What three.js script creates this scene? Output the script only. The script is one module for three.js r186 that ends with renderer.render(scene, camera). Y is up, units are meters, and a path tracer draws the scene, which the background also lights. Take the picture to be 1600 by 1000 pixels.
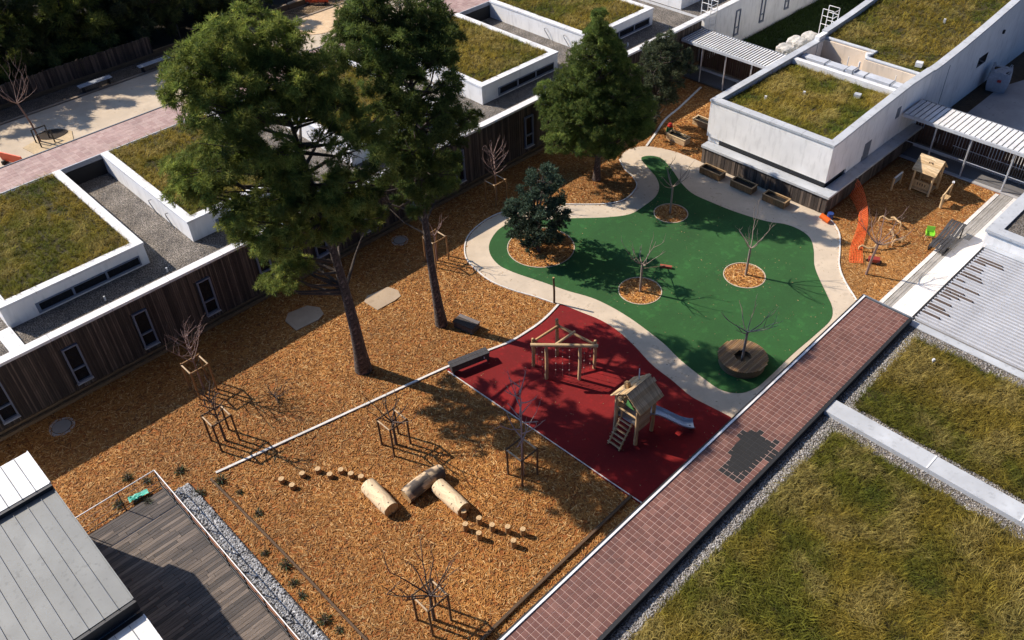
import * as THREE from 'three';
import { Sky } from 'three/addons/objects/Sky.js';
import { mergeGeometries } from 'three/addons/utils/BufferGeometryUtils.js';

// ---------- camera, sky, sun, exposure ----------
const scene = new THREE.Scene();
const camera = new THREE.PerspectiveCamera(40.33, 1.6, 0.1, 3000);
camera.position.set(0, 25, 0);
camera.up.set(-0.45179, 0.75553, -0.47440);
camera.lookAt(new THREE.Vector3(-0.55629, -0.65431, -0.51227).add(camera.position));
const SUN = new THREE.Vector3(-0.722, 0.616, 0.315).normalize();
const sky = new Sky(); sky.scale.setScalar(2000); sky.name = 'sky'; sky.userData.kind = 'structure';
sky.material.uniforms.sunPosition.value.copy(SUN);
sky.material.uniforms.turbidity.value = 6; sky.material.uniforms.rayleigh.value = 0.7; sky.material.uniforms.mieCoefficient.value = 0.004;
scene.add(sky);
scene.environmentIntensity = 0.145;
const sun = new THREE.DirectionalLight(0xfff0dc, 4.3);
sun.position.copy(SUN).multiplyScalar(120).add(new THREE.Vector3(-20, 0, -22)); sun.target.position.set(-20, 0, -22);
sun.castShadow = true; sun.shadow.radius = 1; sun.shadow.mapSize.set(4096, 4096);
Object.assign(sun.shadow.camera, { left: -60, right: 60, top: 60, bottom: -60, near: 1, far: 300 });
scene.add(sun, sun.target);
const renderer = new THREE.WebGLRenderer({ antialias: true });
renderer.toneMapping = THREE.LinearToneMapping; renderer.toneMappingExposure = 1.72; renderer.shadowMap.enabled = true;

// ---------- helpers ----------
function rng(seed) { let s = seed | 0; return () => { s = (s + 0x6d2b79f5) | 0; let t = Math.imul(s ^ (s >>> 15), 1 | s); t = (t + Math.imul(t ^ (t >>> 7), 61 | t)) ^ t; return ((t ^ (t >>> 14)) >>> 0) / 4294967296; }; }
const hash = (x, y, s) => { let h = Math.imul(x, 374761393) + Math.imul(y, 668265263) + Math.imul(s, 1442695041) | 0; h = Math.imul(h ^ (h >>> 13), 1274126177); return ((h ^ (h >>> 16)) >>> 0) / 4294967296; };
function vnoise(x, y, per, s) { const i = Math.floor(x), j = Math.floor(y), a = x - i, b = y - j, m = (v) => ((v % per) + per) % per, u = a * a * (3 - 2 * a), v = b * b * (3 - 2 * b); const q = (p, r) => hash(m(p), m(r), s); return (q(i, j) * (1 - u) + q(i + 1, j) * u) * (1 - v) + (q(i, j + 1) * (1 - u) + q(i + 1, j + 1) * u) * v; }
function fbm(u, v, per, oct, s) { let t = 0, a = 0.5, n = 0, p = per; for (let k = 0; k < oct; k++) { t += a * vnoise(u * p, v * p, p, s + k); n += a; a *= 0.55; p *= 2; } return t / n; }
function tex(size, fn, srgb = true, metres = 1) {
  const d = new Uint8Array(size * size * 4);
  for (let y = 0; y < size; y++) for (let x = 0; x < size; x++) { const c = fn(x / size, y / size), o = (y * size + x) * 4, g = typeof c === 'number' ? [c, c, c] : c; for (let k = 0; k < 3; k++) d[o + k] = Math.max(0, Math.min(255, g[k] * 255)); d[o + 3] = 255; }
  const t = new THREE.DataTexture(d, size, size); t.wrapS = t.wrapT = THREE.RepeatWrapping; t.magFilter = THREE.LinearFilter; t.minFilter = THREE.LinearMipmapLinearFilter; t.generateMipmaps = true;
  if (srgb) t.colorSpace = THREE.SRGBColorSpace; t.repeat.set(1 / metres, 1 / metres); t.needsUpdate = true; return t;
}
const mix = (a, b, t) => a + (b - a) * t, mix3 = (a, b, t) => a.map((v, k) => mix(v, b[k], t)), sstep = (a, b, x) => { const t = Math.max(0, Math.min(1, (x - a) / (b - a))); return t * t * (3 - 2 * t); };
const lin = (r, g, b) => new THREE.Color().setRGB(r, g, b);
const leafy = (name, tr) => { const m = new THREE.MeshPhysicalMaterial({ color: 0xffffff, roughness: 1, side: THREE.DoubleSide, specularIntensity: 0.25, transmission: tr, thickness: 0 }); m.name = name; return m; };
const M = (name, color, rough = 0.85, o = {}) => { const m = new THREE.MeshStandardMaterial({ color: Array.isArray(color) ? lin(...color) : color, roughness: rough, side: THREE.DoubleSide, ...o }); m.name = name; return m; };

const origin = new WeakMap(), names = {};
const numbered = (n) => { const k = names[n] = (names[n] ?? -1) + 1; return k ? n + '_' + String(k).padStart(3, '0') : n; };
function muv(g, s = 1) {            // uv in metres, from the face's own axes
  const p = g.attributes.position, n = g.attributes.normal, uv = new Float32Array(p.count * 2);
  for (let i = 0; i < p.count; i++) { const ax = Math.abs(n.getX(i)), ay = Math.abs(n.getY(i)), az = Math.abs(n.getZ(i)); const x = p.getX(i), y = p.getY(i), z = p.getZ(i); const [a, b] = ay >= ax && ay >= az ? [x, z] : ax >= az ? [z, y] : [x, y]; uv[2 * i] = a * s; uv[2 * i + 1] = b * s; }
  g.setAttribute('uv', new THREE.BufferAttribute(uv, 2)); return g;
}
function thing(name, label, category, pos = [0, 0, 0], group, turn = 0) {
  const o = new THREE.Group(); o.name = numbered(name); o.position.set(...pos); o.rotation.y = turn; o.userData = { label, category }; if (group) o.userData.group = group; scene.add(o); return o;
}
function mesh(name, geos, mat, parent, o = {}) {
  let g = Array.isArray(geos) ? (geos.length === 1 ? geos[0] : mergeGeometries(geos)) : geos;
  if (o.uv !== false && !g.userData.uvd) { muv(g); g.userData.uvd = true; }
  const top = !parent, m = new THREE.Mesh(g, mat); m.castShadow = m.receiveShadow = true;
  m.name = top ? numbered(name) : name;
  if (o.kind) m.userData.kind = o.kind;
  if (o.label) m.userData.label = o.label; if (o.category) m.userData.category = o.category; if (o.group) m.userData.group = o.group;
  (parent ?? scene).add(m); return m;
}
const B = (w, h, d, x = 0, y = 0, z = 0, ry = 0, rx = 0, rz = 0) => { const g = new THREE.BoxGeometry(w, h, d); if (rz) g.rotateZ(rz); if (rx) g.rotateX(rx); if (ry) g.rotateY(ry); g.translate(x, y, z); return g; };
const BX = (x0, x1, y0, y1, z0, z1) => B(Math.abs(x1 - x0), Math.abs(y1 - y0), Math.abs(z1 - z0), (x0 + x1) / 2, (y0 + y1) / 2, (z0 + z1) / 2);
const CY = (r0, r1, h, x = 0, y = 0, z = 0, n = 12) => { const g = new THREE.CylinderGeometry(r1, r0, h, n); g.translate(x, y + h / 2, z); return g; };
function limb(pts, rs, sides = 6, cap = true) {     // a swept, tapering round bar
  const n = pts.length, pos = [], idx = [], V = pts.map((p) => new THREE.Vector3(...p)), ref = new THREE.Vector3(0.31, 0.2, 0.93), a = new THREE.Vector3(), b = new THREE.Vector3(), t = new THREE.Vector3();
  for (let i = 0; i < n; i++) {
    t.subVectors(V[Math.min(n - 1, i + 1)], V[Math.max(0, i - 1)]).normalize(); if (Math.abs(t.dot(ref)) > 0.95) ref.set(0.9, 0.3, 0.1).normalize();
    a.crossVectors(t, ref).normalize(); b.crossVectors(t, a);
    const r = Array.isArray(rs) ? (rs.length === n ? rs[i] : mix(rs[0], rs[1], i / (n - 1))) : rs;
    for (let k = 0; k < sides; k++) { const c = Math.cos(k / sides * 6.2832) * r, s = Math.sin(k / sides * 6.2832) * r; pos.push(V[i].x + a.x * c + b.x * s, V[i].y + a.y * c + b.y * s, V[i].z + a.z * c + b.z * s); }
  }
  for (let i = 0; i < n - 1; i++) for (let k = 0; k < sides; k++) { const p = i * sides + k, q = i * sides + (k + 1) % sides; idx.push(p, p + sides, q, q, p + sides, q + sides); }
  if (cap) for (const [e, f] of [[0, 1], [n - 1, -1]]) { const c = pos.length / 3, o = e * sides; pos.push(...pts[e]); for (let k = 0; k < sides; k++) { const p = o + k, q = o + (k + 1) % sides; f > 0 ? idx.push(c, p, q) : idx.push(c, q, p); } }
  const g = new THREE.BufferGeometry(); g.setAttribute('position', new THREE.Float32BufferAttribute(pos, 3)); g.setAttribute('uv', new THREE.Float32BufferAttribute(new Float32Array(pos.length / 3 * 2), 2)); g.setIndex(idx); g.computeVertexNormals();
  const uv = g.attributes.uv; let run = 0; for (let i = 0; i < n; i++) { if (i) run += V[i].distanceTo(V[i - 1]); for (let k = 0; k < sides; k++) uv.setXY(i * sides + k, k / sides * 0.8, run); }
  g.userData.uvd = true; return g;
}
const rod = (a, b, r, s = 6) => limb([a, b], r, s);
function prism(pts, y0, y1) {            // upright prism over an [x, z] outline
  const s = new THREE.Shape(pts.map(([x, z]) => new THREE.Vector2(x, -z))); const g = new THREE.ExtrudeGeometry(s, { depth: y1 - y0, bevelEnabled: false, steps: 1 }); g.rotateX(-Math.PI / 2); g.translate(0, y0, 0);
  g.setIndex([...Array(g.attributes.position.count).keys()]); return g;
}
const rampStrip = (prof, x0, x1, dy, t) => prof.slice(1).map(([z, y], k) => { const [za, ya] = prof[k], l = Math.hypot(z - za, y - ya); return B(x1 - x0, t, l + 0.01, (x0 + x1) / 2, (y + ya) / 2 + dy, (z + za) / 2, 0, Math.atan2(y - ya, za - z)); });
const rampWall = (prof, x0, x1, y0) => { const s = new THREE.Shape([[prof[0][0], y0], ...prof, [prof.at(-1)[0], y0]].map(([z, y]) => new THREE.Vector2(-z, y))); const g = new THREE.ExtrudeGeometry(s, { depth: x1 - x0, bevelEnabled: false }); g.rotateY(Math.PI / 2); g.translate(x0, 0, 0); g.setIndex([...Array(g.attributes.position.count).keys()]); return g; };
const curve = (pts, closed, n) => new THREE.CatmullRomCurve3(pts.map(([x, z]) => new THREE.Vector3(x, 0, z)), closed, 'centripetal').getPoints(n).map((p) => [p.x, p.z]);
function band(pts, w, y0, y1) {           // a kerb of width w along an open line
  const L = [], R = []; pts.forEach(([x, z], i) => { const [ax, az] = pts[Math.max(0, i - 1)], [bx, bz] = pts[Math.min(pts.length - 1, i + 1)], l = Math.hypot(bx - ax, bz - az) || 1; const nx = -(bz - az) / l * w / 2, nz = (bx - ax) / l * w / 2; L.push([x + nx, z + nz]); R.unshift([x - nx, z - nz]); });
  return prism([...L, ...R], y0, y1);
}
const circle = (x, z, r, n = 40) => [...Array(n).keys()].map((k) => [x + Math.cos(k / n * 6.2832) * r, z + Math.sin(k / n * 6.2832) * r]);
const inside = (pts, x, z) => { let c = false; for (let i = 0, j = pts.length - 1; i < pts.length; j = i++) { const [a, b] = pts[i], [d, e] = pts[j]; if ((b > z) !== (e > z) && x < (d - a) * (z - b) / (e - b) + a) c = !c; } return c; };
const boxIn = (x, z, x0, x1, z0, z1) => x > x0 && x < x1 && z > z0 && z < z1;
function scatter(name, geo, mat, list, parent, o = {}) {   // list of [x, y, z, quaternion, scale, colour]
  const m = new THREE.InstancedMesh(geo, mat, list.length), X = new THREE.Matrix4(), p = new THREE.Vector3(), s = new THREE.Vector3();
  list.forEach(([x, y, z, q, k, c], i) => { m.setMatrixAt(i, X.compose(p.set(x, y, z), q, Array.isArray(k) ? s.set(...k) : s.setScalar(k))); if (c) m.setColorAt(i, c); });
  m.castShadow = m.receiveShadow = true; m.name = parent ? name : numbered(name); m.userData.kind = 'stuff'; if (o.label) m.userData.label = o.label; if (o.category) m.userData.category = o.category; if (o.group) m.userData.group = o.group;
  (parent ?? scene).add(m); return m;
}
const QY = (a, tx = 0, tz = 0) => new THREE.Quaternion().setFromEuler(new THREE.Euler(tx, a, tz, 'YXZ'));

// ---------- surfaces ----------
const T = {};
T.grain = tex(256, (u, v) => { const w = fbm(u, v * 0.999, 4, 3, 5), g = vnoise(u * 96 + w * 7, v * 4, 96, 9) * 0.6 + vnoise(u * 32 + w * 4, v * 2, 32, 3) * 0.4; return 0.62 + 0.38 * g; }, true, 1.2);
T.grainH = tex(256, (u, v) => { const w = fbm(u, v, 4, 3, 5), g = vnoise(v * 96 + w * 7, u * 4, 96, 9) * 0.6 + vnoise(v * 32 + w * 4, u * 2, 32, 3) * 0.4; return 0.62 + 0.38 * g; }, true, 1.2);
T.mottle = tex(512, (u, v) => 0.72 + 0.28 * (0.55 * fbm(u, v, 6, 5, 21) + 0.45 * fbm(u, v, 48, 3, 31)) * 1.15, true, 6);
T.render = tex(512, (u, v) => { const st = fbm(u, v * 0.25, 24, 4, 8), a = fbm(u, v, 5, 5, 4); return 0.9 + 0.1 * a - 0.05 * sstep(0.5, 0.8, st); }, true, 4);
T.rubber = tex(1024, (u, v) => { const a = hash(Math.floor(u * 1024), Math.floor(v * 1024), 3), b = fbm(u, v, 4, 5, 14), c = fbm(u, v, 128, 2, 9), sc = fbm(u * 1 + v * 0.0, v, 24, 3, 19), seam = Math.min(Math.abs((u * 3) % 1 - 0.5), 0.02) < 0.0035 ? 0.05 : 0, roll = (hash(Math.floor(u * 3 + 0.5) % 3, 2, 5) - 0.5) * 0.05; return 0.6 + 0.22 * b + 0.18 * (a * 0.45 + c * 0.55) + 0.1 * sstep(0.62, 0.78, sc) - seam + roll; }, true, 6);
T.concrete = tex(512, (u, v) => { const a = fbm(u, v, 5, 6, 41), b = fbm(u, v, 20, 4, 55), sp = hash(Math.floor(u * 256), Math.floor(v * 256), 8); return [0.94, 0.92, 0.9].map((k) => k * (0.82 + 0.14 * a + 0.06 * b) - 0.14 * sstep(0.68, 0.8, b) * a - (sp > 0.993 ? 0.12 : 0)); }, true, 5);
T.mulch = tex(512, (u, v) => { const a = fbm(u, v, 40, 3, 61), b = fbm(u, v, 5, 4, 66); return mix3([0.44, 0.25, 0.09], [0.66, 0.41, 0.17], 0.6 * a + 0.4 * b); }, true, 4);
T.gravel = tex(512, (u, v) => { const n = 96, x = u * n, y = v * n; let d = 9, id = 0; for (let i = -1; i < 2; i++) for (let j = -1; j < 2; j++) { const cx = Math.floor(x) + i, cy = Math.floor(y) + j, mx = (cx + n) % n, my = (cy + n) % n; const e = Math.hypot(cx + hash(mx, my, 1) - x, cy + hash(mx, my, 2) - y); if (e < d) { d = e; id = hash(mx, my, 3); } } const b = fbm(u, v, 4, 4, 17); const k = (0.35 + 0.5 * id) * (1 - 0.65 * sstep(0.35, 0.75, d)) * (0.75 + 0.5 * b); return [k, k * 0.97, k * 0.93]; }, true, 3);
T.gravelB = tex(512, (u, v) => { const n = 96, x = u * n, y = v * n; let d = 9; for (let i = -1; i < 2; i++) for (let j = -1; j < 2; j++) { const cx = Math.floor(x) + i, cy = Math.floor(y) + j, mx = (cx + n) % n, my = (cy + n) % n; d = Math.min(d, Math.hypot(cx + hash(mx, my, 1) - x, cy + hash(mx, my, 2) - y)); } return 1 - d; }, false, 3);
T.soil = tex(512, (u, v) => { const a = fbm(u, v, 30, 4, 71), b = fbm(u, v, 4, 4, 72); return mix3([0.12, 0.11, 0.04], [0.34, 0.29, 0.12], 0.5 * a + 0.5 * b); }, true, 5);
T.bark = tex(256, (u, v) => { const w = fbm(u, v, 6, 3, 81), r = Math.abs(vnoise(u * 16 + w * 5, v * 8 + w * 6, 16, 83) - 0.5) * 2; return [0.5, 0.45, 0.42].map((k) => k * (0.35 + 0.75 * r + 0.3 * w)); }, true, 0.8);
T.barkB = tex(256, (u, v) => { const w = fbm(u, v, 6, 3, 81), r = Math.abs(vnoise(u * 16 + w * 5, v * 8 + w * 6, 16, 83) - 0.5) * 2; return r; }, false, 0.8);
T.dirt = tex(512, (u, v) => { const a = fbm(u, v, 6, 6, 91), b = fbm(u, v, 40, 3, 92); return mix3([0.3, 0.26, 0.2], [0.62, 0.56, 0.46], 0.6 * a + 0.4 * b); }, true, 8);
T.rough = tex(256, (u, v) => 0.55 * fbm(u, v, 24, 4, 101) + 0.45 * fbm(u, v, 5, 4, 103), false, 1);
T.zinc = tex(512, (u, v) => { const s = fbm(u, v, 30, 4, 113); return 0.82 + 0.18 * fbm(u, v, 5, 5, 111) - 0.16 * sstep(0.62, 0.78, s) * fbm(u, v, 5, 3, 117); }, true, 4);
const W = {};
W.ground = M('earth', [0.42, 0.4, 0.36], 0.95, { map: T.dirt });
W.mulch = M('mulch', [0.9, 0.85, 0.8], 0.95, { map: T.mulch, bumpMap: T.rough, bumpScale: 0.03 });
W.green = M('green rubber', [0.027, 0.125, 0.026], 1, { map: T.rubber });
W.red = M('red rubber', [0.27, 0.0045, 0.0055], 1, { map: T.rubber });
W.beige = M('beige concrete', [0.7, 0.61, 0.49], 0.9, { map: T.concrete });
W.kerb = M('pale kerb', [0.8, 0.77, 0.72], 0.8, { map: T.mottle });
W.white = M('white render', [0.88, 0.87, 0.85], 0.9, { map: T.render });
W.coping = M('white coping', [0.86, 0.86, 0.86], 0.5, { map: T.zinc });
W.zinc = M('pale zinc', [0.56, 0.585, 0.615], 0.45, { map: T.zinc });
W.zincDark = M('grey metal', [0.2, 0.22, 0.25], 0.5, { map: T.zinc });
W.black = M('black trim', [0.02, 0.021, 0.024], 0.6, { map: T.mottle });
W.galv = M('galvanised steel', [0.5, 0.53, 0.57], 0.4, { metalness: 0.5 });
W.glass = M('dark glass', [0.012, 0.014, 0.018], 0.08);
W.frame = M('window frame', [0.15, 0.18, 0.24], 0.5);
W.slat = ['a', 'b', 'c'].map((n, k) => M('weathered timber ' + n, [[0.115, 0.09, 0.073], [0.07, 0.055, 0.046], [0.2, 0.155, 0.122]][k], 0.9, { map: T.grain }));
W.plinth = M('timber plinth', [0.24, 0.16, 0.085], 0.9, { map: T.grainH });
W.gravel = M('roof gravel', [0.62, 0.58, 0.54], 0.95, { map: T.gravel, bumpMap: T.gravelB, bumpScale: 0.02 });
W.soil = M('roof soil', [0.75, 0.75, 0.65], 0.98, { map: T.soil, bumpMap: T.rough, bumpScale: 0.05 });
W.pine = ['a', 'b', 'c'].map((n, k) => M('play timber ' + n, [[0.72, 0.48, 0.24], [0.63, 0.4, 0.18], [0.78, 0.55, 0.3]][k], 0.7, { map: T.grain }));
W.pineH = ['a', 'b', 'c'].map((n, k) => M('board timber ' + n, [[0.74, 0.53, 0.3], [0.66, 0.45, 0.23], [0.8, 0.6, 0.36]][k], 0.7, { map: T.grainH }));
W.stake = M('stake timber', [0.4, 0.22, 0.085], 0.8, { map: T.grain });
W.stakeDark = M('old stake timber', [0.14, 0.08, 0.04], 0.85, { map: T.grain });
W.stakeTop = M('fresh rail timber', [0.72, 0.52, 0.32], 0.8, { map: T.grain });
W.bark = M('pine bark', [0.62, 0.58, 0.55], 0.95, { map: T.bark, bumpMap: T.barkB, bumpScale: 0.012 });
W.twig = M('grey twig bark', [0.24, 0.19, 0.155], 0.9);
W.twigRed = M('red brown twig bark', [0.2, 0.13, 0.11], 0.9);
W.twigDark = M('dark twig bark', [0.075, 0.052, 0.042], 0.9);
W.darkwood = M('dark bench timber', [0.06, 0.058, 0.062], 0.6, { map: T.grainH });
W.paleMetal = M('white sheet roof', [0.86, 0.85, 0.82], 0.45, { map: T.zinc });
W.greyMetal = M('grey sheet roof', [0.22, 0.228, 0.22], 0.6, { map: T.zinc });
W.concreteGrey = M('grey concrete', [0.5, 0.51, 0.53], 0.85, { map: T.concrete });
W.whiteSlab = M('white concrete', [0.88, 0.88, 0.88], 0.8, { map: T.concrete });

// ---------- ground and play surfaces ----------
const S = (name, geos, mat) => mesh(name, geos, mat, null, { kind: 'structure' });
S('ground', new THREE.PlaneGeometry(900, 900).rotateX(-Math.PI / 2).translate(-20, -0.06, -20), W.ground);
S('mulch_ground', BX(-30.6, -8.2, -0.3, 0, -43.6, 14), W.mulch);
const redPath = [[-11.09, -21.38], [-11.89, -21.3], [-12.82, -21.22], [-13.91, -21.41], [-15, -21.55], [-16.36, -21.96], [-17.57, -22.21], [-18.48, -22.21], [-19.5, -22.01], [-20.39, -21.84]];
const outer = [...curve([[-26.62, -33.09], [-26.95, -33.82], [-26.93, -34.51], [-26.46, -35.23], [-25.1, -35.8], [-23.86, -35.91], [-23.25, -35.91]], false, 24), [-23.2, -35.95], [-15.7, -35.95], ...curve([[-15.61, -35.91], [-14.93, -35.48], [-14.31, -34.88], [-13.67, -33.83], [-13.05, -32.7], [-12.36, -31.9], [-11.19, -30.94]], false, 30), [-8.6, -29.5], [-8.6, -20.2], ...curve(redPath, false, 40), ...curve([[-20.68, -21.69], [-21.69, -21.41], [-22.76, -21.04], [-23.94, -20.82], [-25.03, -20.93], [-25.99, -21.19], [-26.63, -21.65], [-27.23, -22.4], [-27.63, -23.54], [-27.66, -24.67], [-27.4, -25.56], [-26.64, -26.66], [-25.75, -27.73], [-24.16, -29.3], [-23.79, -30.13], [-23.89, -31.02], [-24.22, -31.73], [-24.9, -32.23], [-25.73, -32.53], [-26.5, -33.01]], false, 80)];
S('beige_path', prism(outer, -0.2, 0.02), W.beige);
const greenPts = curve([[-25.87, -34.06], [-25.66, -34.53], [-25.12, -34.75], [-24.08, -34.32], [-22.64, -33.45], [-21.62, -33.04], [-20.4, -33.03], [-19, -33.14], [-17.37, -33.51], [-16.63, -33.89], [-15.84, -33.95], [-15.17, -33.71], [-14.54, -33.01], [-13.85, -31.94], [-13.13, -31.18], [-12.28, -30.4], [-11.66, -29.77], [-11.32, -29.09], [-11.27, -27.82], [-11.3, -25.99], [-11.24, -24.18], [-11.28, -23.34], [-11.57, -22.67], [-12.18, -22.33], [-13.05, -22.38], [-14.44, -22.61], [-15.53, -22.92], [-16.59, -23.09], [-17.57, -23.2], [-18.69, -23.22], [-19.72, -23.1], [-20.85, -22.72], [-22.06, -22.41], [-23.71, -21.97], [-24.51, -21.9], [-25.35, -22.15], [-25.99, -22.62], [-26.43, -23.3], [-26.67, -24.05], [-26.57, -24.75], [-25.79, -25.79], [-24.8, -26.95], [-23.39, -28.42], [-22.76, -29.4], [-22.72, -30.47], [-22.85, -31.57], [-23.31, -32.41], [-24.03, -33.04], [-24.97, -33.51]], true, 220);
const pits = [[-21.31, -30.83, 0.85], [-18.48, -24.96, 0.97], [-15.74, -29.1, 0.94], [-24.07, -24.27, 1.62]];
const greenShape = new THREE.Shape(greenPts.map(([x, z]) => new THREE.Vector2(x, -z)));
for (const [x, z, r] of pits) greenShape.holes.push(new THREE.Path(circle(x, z, r, 48).map(([a, b]) => new THREE.Vector2(a, -b))));
{ const g = new THREE.ExtrudeGeometry(greenShape, { depth: 0.05, bevelEnabled: false }); g.rotateX(-Math.PI / 2); g.translate(0, -0.018, 0); S('green_play_surface', g, W.green); }
const redPts = [...curve(redPath, false, 40), ...curve([[-20.41, -21.7], [-20.29, -21.08], [-20.16, -20.26], [-20.15, -19.35], [-20.21, -18.44], [-20.49, -17.4], [-20.97, -15.5]], false, 30), [-8.6, -15.85], [-8.6, -20.2]];
S('red_play_surface', prism(redPts, -0.1, 0.03), W.red);
for (const [x, z, r] of pits) {
  const p = S('tree_pit', prism(circle(x, z, r - 0.035, 40), -0.05, 0.024), W.mulch);
  const ring = new THREE.Shape(circle(x, z, r + 0.016, 48).map(([a, b]) => new THREE.Vector2(a, -b))); ring.holes.push(new THREE.Path(circle(x, z, r - 0.02, 48).map(([a, b]) => new THREE.Vector2(a, -b))));
  const g = new THREE.ExtrudeGeometry(ring, { depth: 0.05, bevelEnabled: false }); g.rotateX(-Math.PI / 2); mesh('edging', g, W.beige, p);
}
// pale kerbs
S('kerb', [band(curve([[-22.97, -5.98], [-22.36, -9], [-21.72, -12.2], [-21.03, -15.65], [-20.55, -17.46], [-20.27, -18.5], [-20.21, -19.4], [-20.22, -20.32], [-20.35, -21.15], [-20.49, -21.74]], false, 60), 0.1, -0.05, 0.07)], W.kerb);
S('kerb', [band([[-20.83, -15.48], [-17.19, -15.62], [-13.93, -15.74], [-10.91, -15.85]], 0.035, -0.05, 0.05)], W.kerb);
S('kerb', [band(curve([[-20.65, -21.66], [-21.66, -21.38], [-22.72, -21.01], [-23.91, -20.79], [-24.99, -20.9], [-26.01, -21.17], [-26.66, -21.63], [-27.3, -22.41], [-27.67, -23.57], [-27.7, -24.71], [-27.44, -25.6]], false, 60), 0.06, -0.05, 0.06)], W.kerb);
S('kerb', [band(curve([[-25.79, -27.77], [-24.2, -29.34], [-23.83, -30.17], [-23.96, -31.05], [-24.25, -31.71], [-24.93, -32.21], [-25.76, -32.51], [-26.62, -33.09]], false, 40), 0.06, -0.05, 0.06)], W.kerb);
S('kerb', [band(curve([[-26.46, -35.23], [-27.02, -36.79], [-27.62, -38.43], [-27.89, -40.01], [-28.57, -43.16]], false, 40), 0.12, -0.05, 0.06)], W.kerb);
S('kerb', [band(curve([[-15.48, -35.81], [-14.91, -35.5], [-14.28, -34.9], [-13.65, -33.85], [-13.03, -32.72], [-12.34, -31.92], [-11.17, -30.96]], false, 40), 0.06, -0.05, 0.07)], W.kerb);
S('kerb', [BX(-10.42, -10.24, -0.1, 0.06, -43.4, -31.2)], W.kerb);
S('kerb', [BX(-16.2, -9.3, -0.1, 0.05, -43.85, -43.62)], W.concreteGrey);
S('timber_edging', [band([[-11.36, -15.8], [-11.26, -12.61], [-11.17, -9.75], [-11.1, -8.04]], 0.1, -0.1, 0.12)], W.stakeDark);
S('timber_edging', [band([[-22.83, -5.69], [-17.95, -5.82], [-13.58, -5.88], [-11.61, -5.93]], 0.07, -0.1, 0.1)], W.stakeDark);
S('timber_edging', [band([[-30.5, 14], [-30.5, -44]], 0.12, -0.1, 0.16)], W.plinth);
// mulch strip beside the deck: a band of pale crumpled membrane and stones
const paveStrip = [[-23.3, -4.45], [-23.25, -5.05], [-12.2, -5.1], [-12.2, -4.45]];
S('stone_strip', prism(paveStrip, -0.1, 0.05), M('pale stones', [0.32, 0.33, 0.35], 0.8, { map: T.gravel, bumpMap: T.gravelB, bumpScale: 0.05 }));
// right-hand service strip: planks and white slab
S('white_slab', [BX(-9.6, -7.9, -0.15, 0.03, -44, -31), BX(-9.85, -9.602, -0.15, 0.03, -38.58, -31)], W.whiteSlab);
{ const d = S('timber_deck_strip', BX(-10.24, -9.6, -0.15, 0.0, -43.6, -31), W.black); for (let k = 0; k < 5; k++) mesh('plank', BX(-10.22 + k * 0.124, -10.11 + k * 0.124, 0, 0.035, -43.58, k < 3 ? -31.02 : -38.6), W.deckGrey ??= M('grey deck timber', [0.5, 0.47, 0.43], 0.9, { map: T.grain }), d); }
// sunken deck at the lower left
{ const d = S('timber_deck', BX(-23.75, -12, -0.2, 0.0, -4.3, 6), W.black); W.deck = ['a', 'b', 'c', 'd'].map((n, k) => M('deck board ' + n, [[0.185, 0.15, 0.128], [0.135, 0.112, 0.1], [0.235, 0.19, 0.16], [0.1, 0.086, 0.08]][k], 0.85, { map: T.grain }));
  const r = rng(4); for (let k = 0, x = -23.72; x < -12.2; k++, x += 0.142) { let z = -4.28; while (z < 0.9) { const l = Math.min(0.9 - z + 0.01, k === 0 ? 9 : 0.5 + r() * 1.5); mesh('plank', BX(x, x + 0.131, 0.004, 0.04 + r() * 0.006, z, z + l - 0.012), W.deck[Math.floor(r() * 4)], d); z += l; } mesh('plank', BX(x, x + 0.13, 0.004, 0.04, 0.92, 5.9), W.deck[k % 4], d); }
}
// sand court and planting strip behind the buildings
S('sand_court', BX(-57.1, -43, -0.2, 0.02, -45, 20), M('pale court', [0.66, 0.58, 0.47], 0.95, { map: T.concrete }));
S('kerb', BX(-57.3, -57.1, -0.1, 0.1, -45, 20), M('court kerb', [0.36, 0.29, 0.22], 0.9, { map: T.mottle }));
S('planting_strip', BX(-59.1, -57.3, -0.2, 0.05, -45, 20), M('strip stones', [0.5, 0.43, 0.36], 0.95, { map: T.gravel, bumpMap: T.gravelB, bumpScale: 0.04 }));
S('forest_floor', new THREE.PlaneGeometry(70, 110).rotateX(-Math.PI / 2).translate(-95.5, -0.02, -25), M('forest litter', [0.12, 0.11, 0.07], 0.98, { map: T.dirt }));
S('lawn', BX(-30.6, -23.4, -0.2, 0.04, -75, -46.2), M('lawn', [0.045, 0.075, 0.02], 0.95, { map: T.mottle, bumpMap: T.rough, bumpScale: 0.05 }));
S('concrete_yard', prism([[-15.2, -46.4], [-15.2, -55.2], [-14.4, -57.5], [-2, -57.5], [-2, -46.4]], -0.2, 0.03), W.concreteGrey);
S('earth_yard', new THREE.PlaneGeometry(30, 40).rotateX(-Math.PI / 2).translate(-5, -0.03, -64), M('bare earth', [0.4, 0.34, 0.28], 0.95, { map: T.dirt, bumpMap: T.rough, bumpScale: 0.05 }));
S('sand_heap_ground', prism(curve([[-58.11, -30.15], [-60.6, -33.72], [-59.58, -37.22], [-53.59, -34.1], [-53.93, -31.52]], true, 30), -0.1, 0.05), M('orange sand', [0.74, 0.54, 0.34], 0.95, { map: T.mottle }));

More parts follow.
